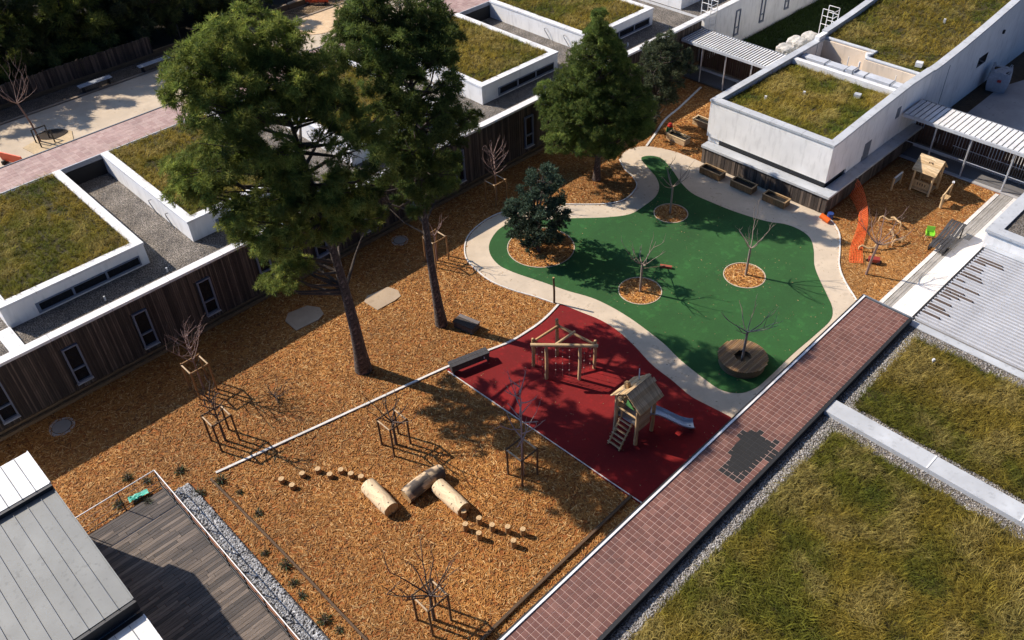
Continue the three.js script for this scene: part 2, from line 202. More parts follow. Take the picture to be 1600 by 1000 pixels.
// ---------- timber clad building on the left ----------
const XF = -30.69;
const tb = thing('timber_building', 'long low building clad in dark upright timber slats with white coping', 'building', [0, 0, 0]);
mesh('wall', [BX(-41.2, XF - 0.07, 0, 2.9, -45.7, 14)], W.black, tb);
const winZ = [7.2, 4.27, 1.33, -1.6, -4.57, -7.5, -10.42, -13.3, -16.25, -19.15, -22.1, -25.05, -30.15, -33.2, -36.2];
{ const r = rng(11), sets = [[], [], []]; for (let z = 13.7; z > -45.6; z -= 0.08) { const hit = winZ.some((w) => Math.abs(z - w) < 0.37); const d = 0.012 + r() * 0.02, w = 0.046 + r() * 0.016, s = sets[Math.floor(r() * 3)];
    if (hit) { s.push(BX(XF - 0.07, XF - d, 0.25, 0.52, z, z + w), BX(XF - 0.07, XF - d, 2.42, 3.0, z, z + w)); } else s.push(BX(XF - 0.07, XF - d, 0.25, 3.0, z, z + w)); }
  sets.forEach((s, k) => mesh('cladding_slats', s, W.slat[k], tb, { kind: 'stuff' })); }
mesh('plinth', BX(XF - 0.07, XF + 0.03, 0, 0.24, -45.7, 14), W.plinth, tb);
const cop = mesh('coping', [BX(-31.06, XF + 0.04, 3.0, 3.12, -45.9, 14)], W.coping, tb);
mesh('coping_joint', [...Array(24).keys()].map((k) => BX(-31.065, XF + 0.045, 2.995, 3.125, 13.4 - k * 2.5, 13.412 - k * 2.5)), W.zincDark, tb, { kind: 'stuff' });
mesh('parapet', BX(-31.0, -30.78, 2.9, 2.995, -45.7, 14), W.white, tb);
const cross = mesh('coping', [BX(-32.62, -31.065, 2.95, 3.09, -3.28, -2.72)], W.coping, tb);
mesh('gravel_roof', BX(-41.2, -31.0, 2.9, 2.95, -45.7, 14), W.gravel, tb);
function facadeWindow(z, y0, y1, w, parent, x = XF, split = 0.62) {
  const f = mesh('window', [BX(x - 0.1, x + 0.05, y0, y0 + 0.07, z - w / 2, z + w / 2), BX(x - 0.1, x + 0.05, y1 - 0.06, y1, z - w / 2, z + w / 2), BX(x - 0.1, x + 0.05, y0 + 0.07, y1 - 0.06, z - w / 2, z - w / 2 + 0.06), BX(x - 0.1, x + 0.05, y0 + 0.07, y1 - 0.06, z + w / 2 - 0.06, z + w / 2), BX(x - 0.1, x + 0.03, mix(y1, y0, split) - 0.03, mix(y1, y0, split) + 0.03, z - w / 2 + 0.06, z + w / 2 - 0.06)], W.frame, parent);
  const m = mix(y1, y0, split); mesh('pane', BX(x - 0.06, x - 0.05, m + 0.03, y1 - 0.06, z - w / 2 + 0.06, z + w / 2 - 0.06), W.glass, f); mesh('pane', BX(x - 0.06, x - 0.05, y0 + 0.07, m - 0.03, z - w / 2 + 0.06, z + w / 2 - 0.06), W.glass, f);
  mesh('sill', BX(x - 0.05, x + 0.1, y0 - 0.035, y0 - 0.002, z - w / 2 - 0.02, z + w / 2 + 0.02), W.zinc, f);
}
for (const z of winZ) facadeWindow(z, 0.55, 2.38, 0.62, tb);
const grassAreas = [];
const BT = 4.0;
function roofBlock(z0, z1, panes) {
  const x0 = -41.25, x1 = -32.66;
  const b = mesh('roof_block', [BX(x0, x1, 2.95, BT - 0.08, z0, z1)], W.white, tb);
  for (const g of [BX(x1 - 0.36, x1 + 0.03, BT - 0.08, BT + 0.02, z0 - 0.03, z1 + 0.03), BX(x0, x1 - 0.36, BT - 0.08, BT + 0.02, z1 - 0.36, z1 + 0.03), BX(x0, x1 - 0.36, BT - 0.08, BT + 0.02, z0 - 0.03, z0 + 0.36)]) mesh('coping', g, W.coping, b);
  mesh('coping_joint', [...[1.5, 3, 4.5].map((d) => BX(x1 - 0.365, x1 + 0.034, BT - 0.085, BT + 0.023, z0 + d, z0 + d + 0.012)), ...[2, 4, 6].flatMap((d) => [z0 - 0.034, z1 - 0.363].map((a) => BX(x1 - d, x1 - d + 0.012, BT - 0.085, BT + 0.023, a, a + 0.397)))], W.zincDark, b, { kind: 'stuff' });
  mesh('roof_soil', BX(x0 + 0.1, x1 - 0.37, BT - 0.2, BT - 0.055, z0 + 0.37, z1 - 0.37), W.soil, b);
  grassAreas.push([x0 + 0.1, x1 - 0.35, z0 + 0.36, z1 - 0.36, BT - 0.06, 85]);
  if (!panes) return;
  const a = z0 + 0.35, w = 1.42; mesh('window_band', [BX(x1 + 0.004, x1 + 0.06, 3.06, 3.14, a, a + 3 * w + 0.12), BX(x1 + 0.004, x1 + 0.05, 3.14, 3.48, a, a + 0.05), BX(x1 + 0.004, x1 + 0.05, 3.14, 3.48, a + w, a + w + 0.09), BX(x1 + 0.004, x1 + 0.05, 3.14, 3.48, a + 2 * w, a + 2 * w + 0.09), BX(x1 + 0.004, x1 + 0.05, 3.14, 3.48, a + 3 * w, a + 3 * w + 0.12), BX(x1 + 0.004, x1 + 0.05, 3.48, 3.52, a, a + 3 * w + 0.12)], W.frame, b);
  for (let k = 0; k < 3; k++) mesh('pane', BX(x1 + 0.004, x1 + 0.02, 3.14, 3.48, a + (k ? 0.09 : 0.05) + k * w, a + w * (k + 1)), W.glass, b);
  for (const xx of [-36.2, -34.6]) mesh('downpipe', limb([[xx, 3.6, z1 + 0.02], [xx, 3.62, z1 + 0.16], [xx + 0.05, 3.5, z1 + 0.16], [xx + 0.45, 3.0, z1 + 0.1]], 0.022, 5), W.zincDark, b);
}
roofBlock(-9.18, -3.25, true); roofBlock(-17.2, -11.25, true); roofBlock(-25.85, -19.9, true); roofBlock(-34.5, -28.6, true); roofBlock(-43.1, -37.2, true);
for (const [x, z, t] of [[-33.83, -11.82, 0.3], [-36.43, -28.05, 1]]) mesh('roof_vent', B(0.35, 0.12, 0.2, x, 3.02, z, t), W.coping, tb);
for (const [px, z] of [[-31.6, -6.7], [-31.5, -9.4], [-31.8, -33], [-31.7, -39.6]]) mesh('overflow_pipe', CY(0.04, 0.04, 0.22, px, 2.95, z, 8), W.zinc, tb);

roofBlock(-0.4, 5.5, true); grassAreas.pop();
// white rendered continuation
const wb = thing('white_wing', 'white rendered wing with narrow upright windows beyond the slatted canopy', 'building', [0, 0, 0]);
mesh('wall', [BX(-41.2, XF - 0.02, 0, 3.0, -75, -45.95)], W.white, wb);
mesh('coping', BX(-31.06, XF + 0.03, 3.0, 3.12, -75, -45.95), W.coping, wb);
mesh('gravel_roof', BX(-41.2, -31.07, 3.0, 3.03, -75, -45.95), W.gravel, wb);
for (const z of [-49.7, -52.7, -55.8, -58.9]) facadeWindow(z, 0.75, 2.45, 0.5, wb, XF + 0.01, 0.7);
for (const [z0, z1] of [[-51.7, -46.0], [-60.3, -54.5]]) { const b = mesh('roof_block', BX(-41.25, -32.66, 3.03, 4.0, z0, z1), W.white, wb); mesh('coping', [BX(-33, -32.62, 4.0, 4.1, z0 - 0.03, z1 + 0.03), BX(-41.2, -33, 4.0, 4.1, z1 - 0.35, z1 + 0.03), BX(-41.2, -33, 4.0, 4.1, z0 - 0.03, z0 + 0.35)], W.coping, b); mesh('roof_soil', BX(-41.2, -33, 3.98, 4.03, z0 + 0.35, z1 - 0.35), W.soil, b); grassAreas.push([-41.1, -33, z0 + 0.36, z1 - 0.36, 4.02, 60]); }

// pink tiled gallery roof behind
mesh('dark_gap_wall', BX(-41.3, -41.22, 0, 3.7, -45.7, 14), W.black, tb);  // added closing wall, its black stands in for the shaded gap
const gal = thing('gallery_roof', 'long pale pink tiled gallery roof beside the sand court', 'roof', [0, 0, 0]);
mesh('slab', BX(-43.65, -41.32, 3.7, 3.93, -70, 14), W.zincDark, gal);
W.tileFar = ['a', 'b', 'c'].map((n, k) => M('pale pink tile ' + n, [[0.44, 0.3, 0.27], [0.4, 0.26, 0.235], [0.48, 0.335, 0.3]][k], 0.8, { map: T.mottle }));
{ const r = rng(21), sets = [[], [], []]; for (let z = 13.6; z > -60; z -= 0.3) for (let k = 0; k < 7; k++) sets[Math.floor(r() * 3)].push(BX(-43.58 + k * 0.318, -43.58 + k * 0.318 + 0.308, 3.93, 3.95, z, z + 0.29)); sets.forEach((s, k) => mesh('roof_tiles', s, W.tileFar[k], gal, { kind: 'stuff' })); }
mesh('joint_bed', BX(-43.6, -41.36, 3.93, 3.943, -60, 13.9), M('tile mortar', [0.6, 0.5, 0.46], 0.9), gal);
mesh('edge_trim', [BX(-41.32, -41.26, 3.72, 3.97, -70, 14)], W.zinc, gal); mesh('edge_trim', [BX(-43.71, -43.65, 3.72, 3.97, -70, 14)], W.zincDark, gal);
for (let z = 3; z > -68; z -= 4.4) mesh('post', BX(-43.5, -43.4, 0, 3.7, z, z + 0.1), W.zincDark, gal);

// ---------- pavilion on the right ----------
const pv = thing('white_pavilion', 'white block pavilion on a dark timber base with a grass roof', 'building', [0, 0, 0]);
const PZ = -36.37, PX0 = -23.36, PX1 = -16.22, PH = 3.5;
mesh('base', BX(-23.15, -15.75, 0, 0.95, -45.8, -35.95), W.black, pv);
{ const r = rng(31); let x = -23.2; while (x < -15.72) { const w = Math.min(-15.7 - x, 0.1 + r() * 0.12), m = W.slat[Math.floor(r() * 3)], d = r() * 0.03; mesh('board', BX(x, x + w - 0.012, 0.04, 0.95, -35.95, -35.91 + d), m, pv); x += w; }
  let z = -35.9; while (z > -45.5) { const w = 0.12 + r() * 0.1; mesh('board', BX(-15.75, -15.7 - r() * 0.02, 0.04, 0.95, z - w + 0.012, z), W.slat[Math.floor(r() * 3)], pv); z -= w; } }
mesh('ledge', [BX(-23.26, -15.62, 0.96, 1.08, -36.45, -35.82)], W.zinc, pv); mesh('ledge', [BX(-16.25, -15.62, 0.96, 1.08, -45.5, -36.455)], W.zinc, pv);
mesh('strip_window', [BX(-22.6, -16.3, 1.081, 1.4, PZ - 0.3, PZ - 0.12)], W.glass, pv); mesh('strip_window', [BX(-16.42, -16.3, 1.081, 1.4, -38.4, PZ - 0.3)], W.glass, pv);
mesh('pier', BX(PX0 + 0.05, -22.6, 1.081, 1.4, PZ - 0.5, PZ - 0.1), W.white, pv);
mesh('wall', [BX(PX0, PX1, 1.4, PH - 0.5, -43.9, PZ), BX(PX0, PX1, PH - 0.5, PH - 0.1, PZ - 0.3, PZ), BX(PX0, PX0 + 0.3, PH - 0.5, PH - 0.1, -43.9, PZ - 0.3)], W.white, pv); const rise = [[PZ - 0.3, PH - 0.1], [-40, PH + 0.14], [-43.9, PH + 0.36], [-46.4, PH + 0.3]]; mesh('wall', rampWall(rise, PX1 - 0.3, PX1, PH - 0.5), W.white, pv); mesh('wall', BX(PX0 + 0.1, PX1 - 0.02, 0.95, 1.4, -43.9, -38.4), W.white, pv);
mesh('wall', BX(PX0, PX1, 0, 2.3, -46.4, -43.905), W.white, pv); 
mesh('wall', BX(PX0, PX0 + 0.25, 2.3, PH - 0.1, -46.4, -43.905), W.white, pv); mesh('wall', BX(PX1 - 0.25, PX1 - 0.002, 2.3, PH - 0.5, -46.4, -43.905), W.white, pv);
mesh('coping', BX(PX0 - 0.04, PX1 + 0.04, PH - 0.1, PH + 0.02, PZ - 0.42, PZ + 0.04), W.zinc, pv);
mesh('coping', BX(PX0 - 0.04, PX0 + 0.36, PH - 0.1, PH + 0.02, -47.2, PZ - 0.42), W.zinc, pv); mesh('coping', rampStrip([[PZ - 0.42, PH - 0.04], ...rise.slice(1).map(([z, y]) => [z, y + 0.05])], PX1 - 0.36, PX1 + 0.04, 0, 0.11), W.zinc, pv);
mesh('coping_joint', [...[1.8, 3.6, 5.4].map((d) => BX(PX0 + d, PX0 + d + 0.012, PH - 0.105, PH + 0.023, PZ - 0.425, PZ + 0.044)), ...[2, 4, 6, 8].map((d) => BX(PX0 - 0.044, PX0 + 0.364, PH - 0.105, PH + 0.023, PZ - d, PZ - d + 0.012))], W.zincDark, pv, { kind: 'stuff' });
mesh('parapet', [BX(PX0 + 0.36, PX1 - 0.36, PH - 0.5, PH - 0.06, -43.9, -43.58)], W.coping, pv);
mesh('roof_soil', BX(PX0 + 0.31, PX1 - 0.31, PH - 0.5, PH - 0.36, -43.57, PZ - 0.31), W.soil, pv);
grassAreas.push([PX0 + 0.4, PX1 - 0.4, -43.5, PZ - 0.45, PH - 0.37, 110]);
for (const [x, z, s] of [[-18.2, -42.2, 0.28], [-20.4, -40.6, 0.1], [-21.6, -38.8, 0.1]]) mesh('roof_outlet', B(s * 1.2, 0.22, s, x, PH - 0.22, z, 0.2), s > 0.2 ? W.zinc : W.coping, pv);
// technical trench with ducts
mesh('trench_floor', BX(PX0 + 0.26, PX1 - 0.26, 2.3, 2.36, -47, -43.9), W.concreteGrey, pv);
mesh('trench_wall', [BX(PX0 + 0.26, -20.0, 2.36, 3.42, -47.2, -47.0), BX(-20.0, -19.85, 2.36, 3.42, -47.2, -46.1), BX(-19.85, PX1 - 0.26, 2.36, 3.42, -46.2, -46.05)], M('cream panel', [0.75, 0.62, 0.48], 0.85, { map: T.render }), pv);
mesh('edge_rail', [rod([PX0 + 0.3, 3.5, -47.2], [-19.9, 3.5, -47.2], 0.1, 10)], W.zinc, pv); mesh('edge_rail', [rod([-19.9, 3.5, -46.2], [PX1 - 0.3, 3.5, -46.2], 0.1, 10)], W.zinc, pv); mesh('edge_rail', [rod([-19.9, 3.5, -47.25], [-19.9, 3.5, -46.15], 0.1, 10)], W.zinc, pv);
for (const [x0, x1, h] of [[-23.0, -21.4, 0.02], [-21.38, -20.2, 0], [-20.18, -19.7, 0.1], [-19.68, -19.0, 0], [-18.98, -17.5, 0.02], [-17.48, -16.55, 0]]) { const d = mesh('air_duct', B(x1 - x0, 0.42, 0.55, (x0 + x1) / 2, 3.08 + h, -44.75), W.galvPale ??= M('duct metal', [0.62, 0.65, 0.7], 0.4, { map: T.zinc }), pv); mesh('strap', B(0.04, 0.46, 0.58, x1 - 0.08, 3.08 + h, -44.75), W.zincDark, d); }
mesh('cable_tray', BX(-22.6, -16.7, 2.8, 2.86, -44.35, -44.05), W.zincDark, pv);
mesh('vent_pipe', [CY(0.05, 0.05, 1.1, -19.95, 2.4, -45.5), CY(0.16, 0.16, 0.22, -19.95, 3.5, -46.4)], W.coping, pv); mesh('vent_pipe', CY(0.025, 0.025, 0.75, -20.6, 2.9, -45.4), W.coping, pv); mesh('vent_pipe', CY(0.03, 0.03, 0.7, -17.9, 2.5, -45.85), W.coping, pv);
mesh('door', BX(-16.25, PX1 + 0.02, 0.96, 2.1, -40.6, -39.95), W.zincDark, pv); mesh('window', BX(-16.25, PX1 + 0.02, 2.35, 2.95, -43.3, -42.9), W.zincDark, pv);

// ---------- taller grass roofed hall behind the pavilion ----------
const hl = thing('curved_hall', 'taller white hall with a rising grass roof behind the duct trench', 'building', [0, 0, 0]);
{ // the parapet rises away from the pavilion
  const prof = [[-47.25, 3.76], [-50, 3.92], [-53, 4.2], [-57, 4.64], [-62, 5.2], [-70, 6]], side = (x0, x1) => { const s = new THREE.Shape([[-46.42, 0], [-46.42, 3.74], ...prof, [-70, 0]].map(([z, y]) => new THREE.Vector2(-z, y))); const g = new THREE.ExtrudeGeometry(s, { depth: x1 - x0, bevelEnabled: false }); g.rotateY(Math.PI / 2); g.translate(x0, 0, 0); return g; };
  mesh('wall', side(PX1 - 0.32, PX1 + 0.001), W.white, hl); mesh('wall', side(PX0, PX0 + 0.3), W.white, hl);
  const strip = (x0, x1, dy, t) => prof.slice(1).map(([z, y], k) => { const [za, ya] = prof[k], l = Math.hypot(z - za, y - ya); return B(x1 - x0, t, l + 0.01, (x0 + x1) / 2, (y + ya) / 2 + dy, (z + za) / 2, 0, Math.atan2(y - ya, za - z)); });
  mesh('coping', [...strip(PX1 - 0.36, PX1 + 0.05, 0.05, 0.1), BX(PX1 - 0.36, PX1 + 0.05, 3.76, 3.86, -47.25, -46.42)], W.zinc, hl); mesh('coping', strip(PX0 - 0.05, PX0 + 0.34, 0.05, 0.1), W.zinc, hl);
  mesh('roof_soil', [...strip(PX0 + 0.31, PX1 - 0.33, -0.3, 0.08), BX(-19.8, PX1 - 0.33, 3.3, 3.42, -47.2, -46.2)], W.soil, hl);
  const at = (z) => { for (let k = 1; k < prof.length; k++) if (z > prof[k][0]) return mix(prof[k - 1][1], prof[k][1], (z - prof[k - 1][0]) / (prof[k][0] - prof[k - 1][0])); return 6; };
  grassAreas.push([PX0 + 0.35, PX1 - 0.4, -66, -47.3, (x, z) => at(z) - 0.26, 70], [-19.8, PX1 - 0.4, -47.3, -46.3, () => 3.42, 70]);
  mesh('window', BX(PX1 - 0.02, PX1 + 0.02, 1.7, 2.3, -54.2, -53.0), W.glass, hl); mesh('wall_light', B(0.1, 0.2, 0.16, PX1 + 0.06, 3.1, -55.6), W.black, hl);
  mesh('expansion_joint', BX(PX1, PX1 + 0.012, 0, 3.4, -48.6, -48.55), W.zincDark, hl);
  for (const [x, z, s] of [[-17.3, -47.0, 0.3], [-18.6, -52.5, 0.1]]) mesh('roof_outlet', B(s * 1.2, 0.25, s, x, at(Math.min(z, -47.3)) - 0.1, z, 0.2), W.coping, hl);
}

// ---------- grass roofed building at the lower right, with the tiled walkway ----------
const gr = thing('grass_roof_building', 'broad grass roofed building beside the red tiled walkway', 'building', [0, 0, 0]);
mesh('wall', BX(-7.55, 14, 0, 2.7, -27.5, 4), W.white, gr);
mesh('gravel_roof', BX(-7.95, 14, 2.7, 2.8, -27.55, 4), W.gravel, gr);
mesh('roof_soil', BX(-6.95, 14, 2.8, 2.83, -20.75, 4), W.soil, gr); mesh('roof_soil', BX(-7.15, 14, 2.8, 2.83, -26.95, -22.35), W.soil, gr);
grassAreas.push([-6.98, 4, -20.8, -8, 2.82, 165], [-7.2, 4, -27, -22.3, 2.82, 150]);
{ const t = mesh('gutter_cap', BX(-7.7, 14, 2.8, 2.98, -22.0, -21.3), W.zinc, gr); for (const x of [-4.1, -1.2, 2]) mesh('joint', BX(x, x + 0.05, 2.981, 2.995, -22.0, -21.3), W.coping, t); }
{ const [x, z] = [-6.16, -26.03]; mesh('roof_outlet', [CY(0.025, 0.025, 0.28, x, 2.8, z, 8), CY(0.06, 0.05, 0.08, x, 3.05, z, 10)], W.coping, gr); }

// tiled walkway roof
const wk = thing('tiled_walkway', 'red brown tiled walkway roof running past the play surfaces', 'walkway', [0, 0, 0]);
const wkL = (z) => -9.6 + (z + 17) * 0.0165, wkR = (z) => -7.62 + (z + 17) * 0.0165, WZ0 = -27.72, WZ1 = 1.5, ws = 0.0165;
const shear = (g) => { const p = g.attributes.position; for (let i = 0; i < p.count; i++) p.setX(i, p.getX(i) + (p.getZ(i) + 17) * ws); return g; };   // the walk runs one degree off the building's axis
mesh('slab', shear(BX(-9.6, -7.62, 2.78, 2.985, WZ0, WZ1)), W.black, wk);
mesh('mortar', shear(BX(-9.52, -7.72, 2.985, 2.993, WZ0 + 0.06, WZ1)), M('pale mortar', [0.54, 0.37, 0.32], 0.9, { map: T.mottle }), wk);
W.tile = ['a', 'b', 'c', 'd', 'e'].map((n, k) => M('red clay tile ' + n, [[0.185, 0.078, 0.06], [0.16, 0.064, 0.05], [0.215, 0.094, 0.072], [0.17, 0.076, 0.062], [0.24, 0.112, 0.088]][k], 0.75, { map: T.mottle }));
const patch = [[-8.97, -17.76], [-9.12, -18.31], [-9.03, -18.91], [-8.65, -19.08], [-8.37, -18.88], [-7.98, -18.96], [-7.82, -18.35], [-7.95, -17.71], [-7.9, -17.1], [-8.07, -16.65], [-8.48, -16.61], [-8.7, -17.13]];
{ const r = rng(41), rest = [], near = []; const n = 9, s = 1.8 / n; const patchT = []; let row = 0;
  for (let z = WZ0 + 0.07; z < WZ1 - s; z += s, row++) for (let k = 0; k < n; k++) { const x = -9.52 + k * s, cx = x + s / 2 + (z + s / 2 + 17) * ws, cz = z + s / 2, g = () => { const b = BX(x + 0.0095, x + s - 0.0095, 2.988, 2.998 + r() * 0.003, z + 0.0095, z + s - 0.0095); shear(b); return b; };
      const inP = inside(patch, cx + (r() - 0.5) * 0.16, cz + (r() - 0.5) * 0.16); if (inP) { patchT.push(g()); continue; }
      (z > -14.0 && z < -8.2 ? near : rest).push([g(), Math.floor(r() * r() * 5.2)]); }
  near.forEach(([g, k]) => mesh('tile', g, W.tile[Math.min(4, k)], wk));
  for (let k = 0; k < 5; k++) { const s2 = rest.filter((e) => Math.min(4, e[1]) === k).map((e) => e[0]); if (s2.length) mesh('tiles', s2, W.tile[k], wk, { kind: 'stuff' }); }
  const pm = M('near black tile', [0.014, 0.014, 0.015], 0.7, { map: T.mottle }); patchT.forEach((g) => mesh('tile', g, pm, wk, { label: 'near black tile of the dark patch' }));  // tiles inside the patch outline get a near-black colour
  mesh('patch_bed', prism(patch.map(([x, z]) => [mix(x, -8.75, 0.2), mix(z, -18.2, 0.2)]), 2.985, 2.9955), M('dark patch base', [0.035, 0.034, 0.034], 0.6, { map: T.mottle }), wk); }  // bed under the patch, also coloured near black
mesh('edge_trim', shear(BX(-9.66, -9.6, 2.75, 3.03, WZ0, WZ1)), W.black, wk); mesh('edge_trim', shear(BX(-9.6, -9.53, 2.985, 3.035, WZ0, WZ1)), W.coping, wk);
mesh('edge_trim', shear(BX(-7.71, -7.6, 2.76, 3.03, WZ0, WZ1)), W.black, wk); mesh('edge_trim', shear(BX(-9.66, -7.6, 2.76, 3.03, WZ0 - 0.06, WZ0)), W.zincDark, wk);
for (let z = -27; z < 1; z += 4.4) mesh('post', BX(wkL(z) + 0.2, wkL(z) + 0.3, 0, 2.78, z, z + 0.1), W.zincDark, wk);

// corrugated roof
const cr = thing('corrugated_roof_building', 'low building under a pale corrugated metal roof', 'building', [0, 0, 0]);
mesh('wall', BX(-7.7, 12, 0, 2.55, -34.2, -27.9), W.white, cr);
{ const geos = []; for (let z = -34.3, k = 0; z < -28.1; z += 0.2, k++) { const s = new THREE.Shape([[0, 0], [0.015, 0.085], [0.105, 0.085], [0.12, 0], [0.11, 0], [0.095, 0.07], [0.025, 0.07], [0.01, 0]].map(([a, b]) => new THREE.Vector2(a, b))); const g = new THREE.ExtrudeGeometry(s, { depth: 19, bevelEnabled: false }); g.rotateY(Math.PI / 2); g.scale(1, 1, -1); g.computeVertexNormals(); g.translate(-7.86, 2.66, z); geos.push(g); }
  mesh('corrugated_sheet', geos, W.corr = M('pale corrugated sheet', [0.56, 0.57, 0.6], 0.5, { map: T.zinc }), cr); mesh('deck', BX(-7.8, 11, 2.56, 2.665, -34.3, -27.95), M('shaded dusty valley sheet', [0.2, 0.19, 0.185], 0.7, { map: T.mottle }), cr); }  // valley floor coloured darker for the shade between ribs, plus some dirt
mesh('verge_trim', BX(-7.95, -7.86, 2.55, 2.74, -34.35, -27.9), W.black, cr); mesh('flashing', BX(-7.95, 11, 2.62, 2.8, -27.93, -27.58), W.zinc, cr); mesh('flashing', BX(-7.9, 11, 2.62, 2.75, -34.66, -34.36), W.zinc, cr);
{ const r = rng(51), s = [], lm = M('brown needle litter', [0.1, 0.07, 0.056], 0.95, { map: T.mottle }); for (let k = 0; k < 31; k++) { const z = -34.3 + k * 0.2 + 0.16, d = k < 4 ? 0.2 + r() * 1.3 : 0.1 + r() * (k % 7 < 5 ? 0.85 : 0.4); if (r() < 0.3) continue; let x = -7.84 + r() * 0.1; while (x < -7.86 + d) { const l = 0.2 + r() * 0.5; s.push(B(l, 0.1, 0.1 + r() * 0.03, x + l / 2, 2.71, z + (r() - 0.5) * 0.02, (r() - 0.5) * 0.03)); x += l + r() * 0.08; } }
  mesh('needle_litter', s, lm, null, { kind: 'stuff', label: 'brown needle litter lying in the corrugated roof valleys', category: 'litter' }); }
// small white building at the right edge
const sw = thing('low_white_building', 'low white building with a grey coping at the right edge above the corrugated roof', 'building', [0, 0, 0]);
mesh('wall', BX(-8.1, 8, 0, 3.3, -39.9, -34.68), W.white, sw); for (const g of [BX(-8.16, 8, 3.3, 3.42, -35.1, -34.6), BX(-8.16, -7.62, 3.3, 3.42, -40, -35.1), BX(-7.62, 8, 3.3, 3.42, -40, -39.55)]) mesh('coping', g, W.zinc, sw);
mesh('gravel_roof', BX(-7.62, 8, 3.3, 3.33, -39.55, -35.1), W.gravel, sw); mesh('roof_soil', BX(-6.9, 8, 3.33, 3.36, -39, -35.7), W.soil, sw); grassAreas.push([-6.9, 2, -39, -35.7, 3.36, 80]);

// sheet metal roofs at the lower left
const ml = thing('metal_roof_building', 'building with stepped white and grey standing seam roofs by the deck', 'building', [0, 0, 0]);
mesh('wall', BX(-24.3, -10, 0, 3.3, -1.05, 9), W.white, ml);
for (const [x0, x1, y, mt, nm] of [[-24.42, -22.62, 4.08, W.paleMetal, 'white'], [-22.6, -17.1, 3.9, W.greyMetal, 'grey'], [-16.75, -9, 3.5, W.paleMetal, 'white']]) {
  for (let k = 0, z = -1.16; z < 7; k++, z += 0.42) { mesh('roof_sheet', BX(x0, x1, 3.28, y, z + (k ? 0.006 : 0), z + 0.414), mt, ml); if (k) mesh('seam', BX(x0, x1 + 0.02, y, y + 0.035, z - 0.006, z + 0.006), W.zincDark, ml); }
  mesh('verge', BX(x0, x1, 3.28, y + 0.03, -1.2, -1.163), mt === W.greyMetal ? W.greyMetal : W.coping, ml); mesh('eave', BX(x1 + 0.02, x1 + 0.12, y - 0.4, y - 0.02, -1.2, 7.2), W.black, ml);
}
mesh('gutter', BX(-16.97, -16.76, 3.2, 3.42, -1.2, 7.2), W.black, ml);

// ---------- canopies along the far side ----------
function canopy(label, x0, x1, slats, pitch, w, posts) {
  const c = thing('covered_passage', label, 'canopy', [0, 0, 0]);
  for (let k = 0, x = x0; x < x1 - 0.03; x += pitch, k++) mesh('roof_slat', BX(x, Math.min(x1, x + w), 2.42, 2.47, -45.65, -43.62), slats, c);
  mesh('under_roof', BX(x0, x1, 2.3, 2.33, -45.6, -43.7), W.black, c); mesh('beam', BX(x0, x1, 2.3, 2.46, -43.61, -43.53), W.zinc, c); mesh('beam', BX(x0, x1, 2.3, 2.46, -45.75, -45.66), W.zincDark, c);
  for (const x of posts) mesh('post', CY(0.045, 0.045, 2.3, x, 0, -43.75, 10), W.galv, c);
  mesh('floor', BX(x0, x1, -0.1, 0.06, -45.6, -43.86), W.floorGrey ??= M('grey floor', [0.2, 0.205, 0.22], 0.6, { map: T.concrete }), c);
  const r = rng(Math.round(x0 * -10)); for (let x = x0, k = 0; x < x1; x += 0.16, k++) mesh('fence_board', BX(x, x + 0.14 - r() * 0.03, 0.06, 2.3, -45.74, -45.69), W.brownSlat ??= M('red brown slat', [0.11, 0.06, 0.042], 0.9, { map: T.grain }), c);
  mesh('kerb_rail', BX(x0 + 0.4, x1, 0.06, 0.2, -45.2, -45.1), W.zinc, c); return c;
}
canopy('slatted white canopy between the timber building and the pavilion', -30.65, -23.45, W.coping, 0.2, 0.085, [-29.16, -27.42, -25.6]);
{ const c = canopy('white panelled canopy with a railing on the far side of the playhouse yard', -16.1, -3, W.coping, 0.27, 0.21, [-14.3, -12.45, -10.3, -8.2]);
  mesh('rail', [rod([-15.9, 0.95, -43.75], [-3, 0.95, -43.75], 0.02), rod([-15.9, 1.45, -45.5], [-3, 1.45, -45.5], 0.02)], W.galv, c); for (let x = -13.5; x < -3; x += 0.12) mesh('baluster', rod([x, 0.06, -44.9], [x, 0.95, -44.9], 0.012, 4), W.zincDark, c); mesh('rail', rod([-13.6, 0.95, -44.9], [-3, 0.95, -44.9], 0.02), W.galv, c); }

// ---------- railing round the deck ----------
{ const t = thing('metal_railing', 'thin white metal railing round the corner of the timber deck', 'railing', [-23.8, 0, -4.25]);
  const R = (a, b, r = 0.02) => rod(a, b, r, 6); mesh('handrail', [R([0, 1, 0], [0, 1, 3.1]), R([0, 1, 0], [12, 1, 0.0])], M('white rail paint', [0.78, 0.78, 0.78], 0.5), t);
  for (const p of [[0, 0, 0], [0, 0, 1.4], [0, 0, 2.9]]) mesh('post', rod(p, [p[0], 1, p[2]], 0.02), W.black, t); for (let x = 1.2; x < 12; x += 1.2) mesh('post', rod([x, 0, 0], [x, 1, 0], 0.022), W.black, t);
  mesh('bottom_rail', [R([0, 0.12, 0], [0, 0.12, 3.1], 0.015), R([0, 0.12, 0], [12, 0.12, 0], 0.03)], W.black, t);
  for (const y of [0.4, 0.7]) mesh('wire', [R([0, y, 0], [0, y, 3.1], 0.005), R([0, y, 0], [12, y, 0], 0.006)], W.zincDark, t); }

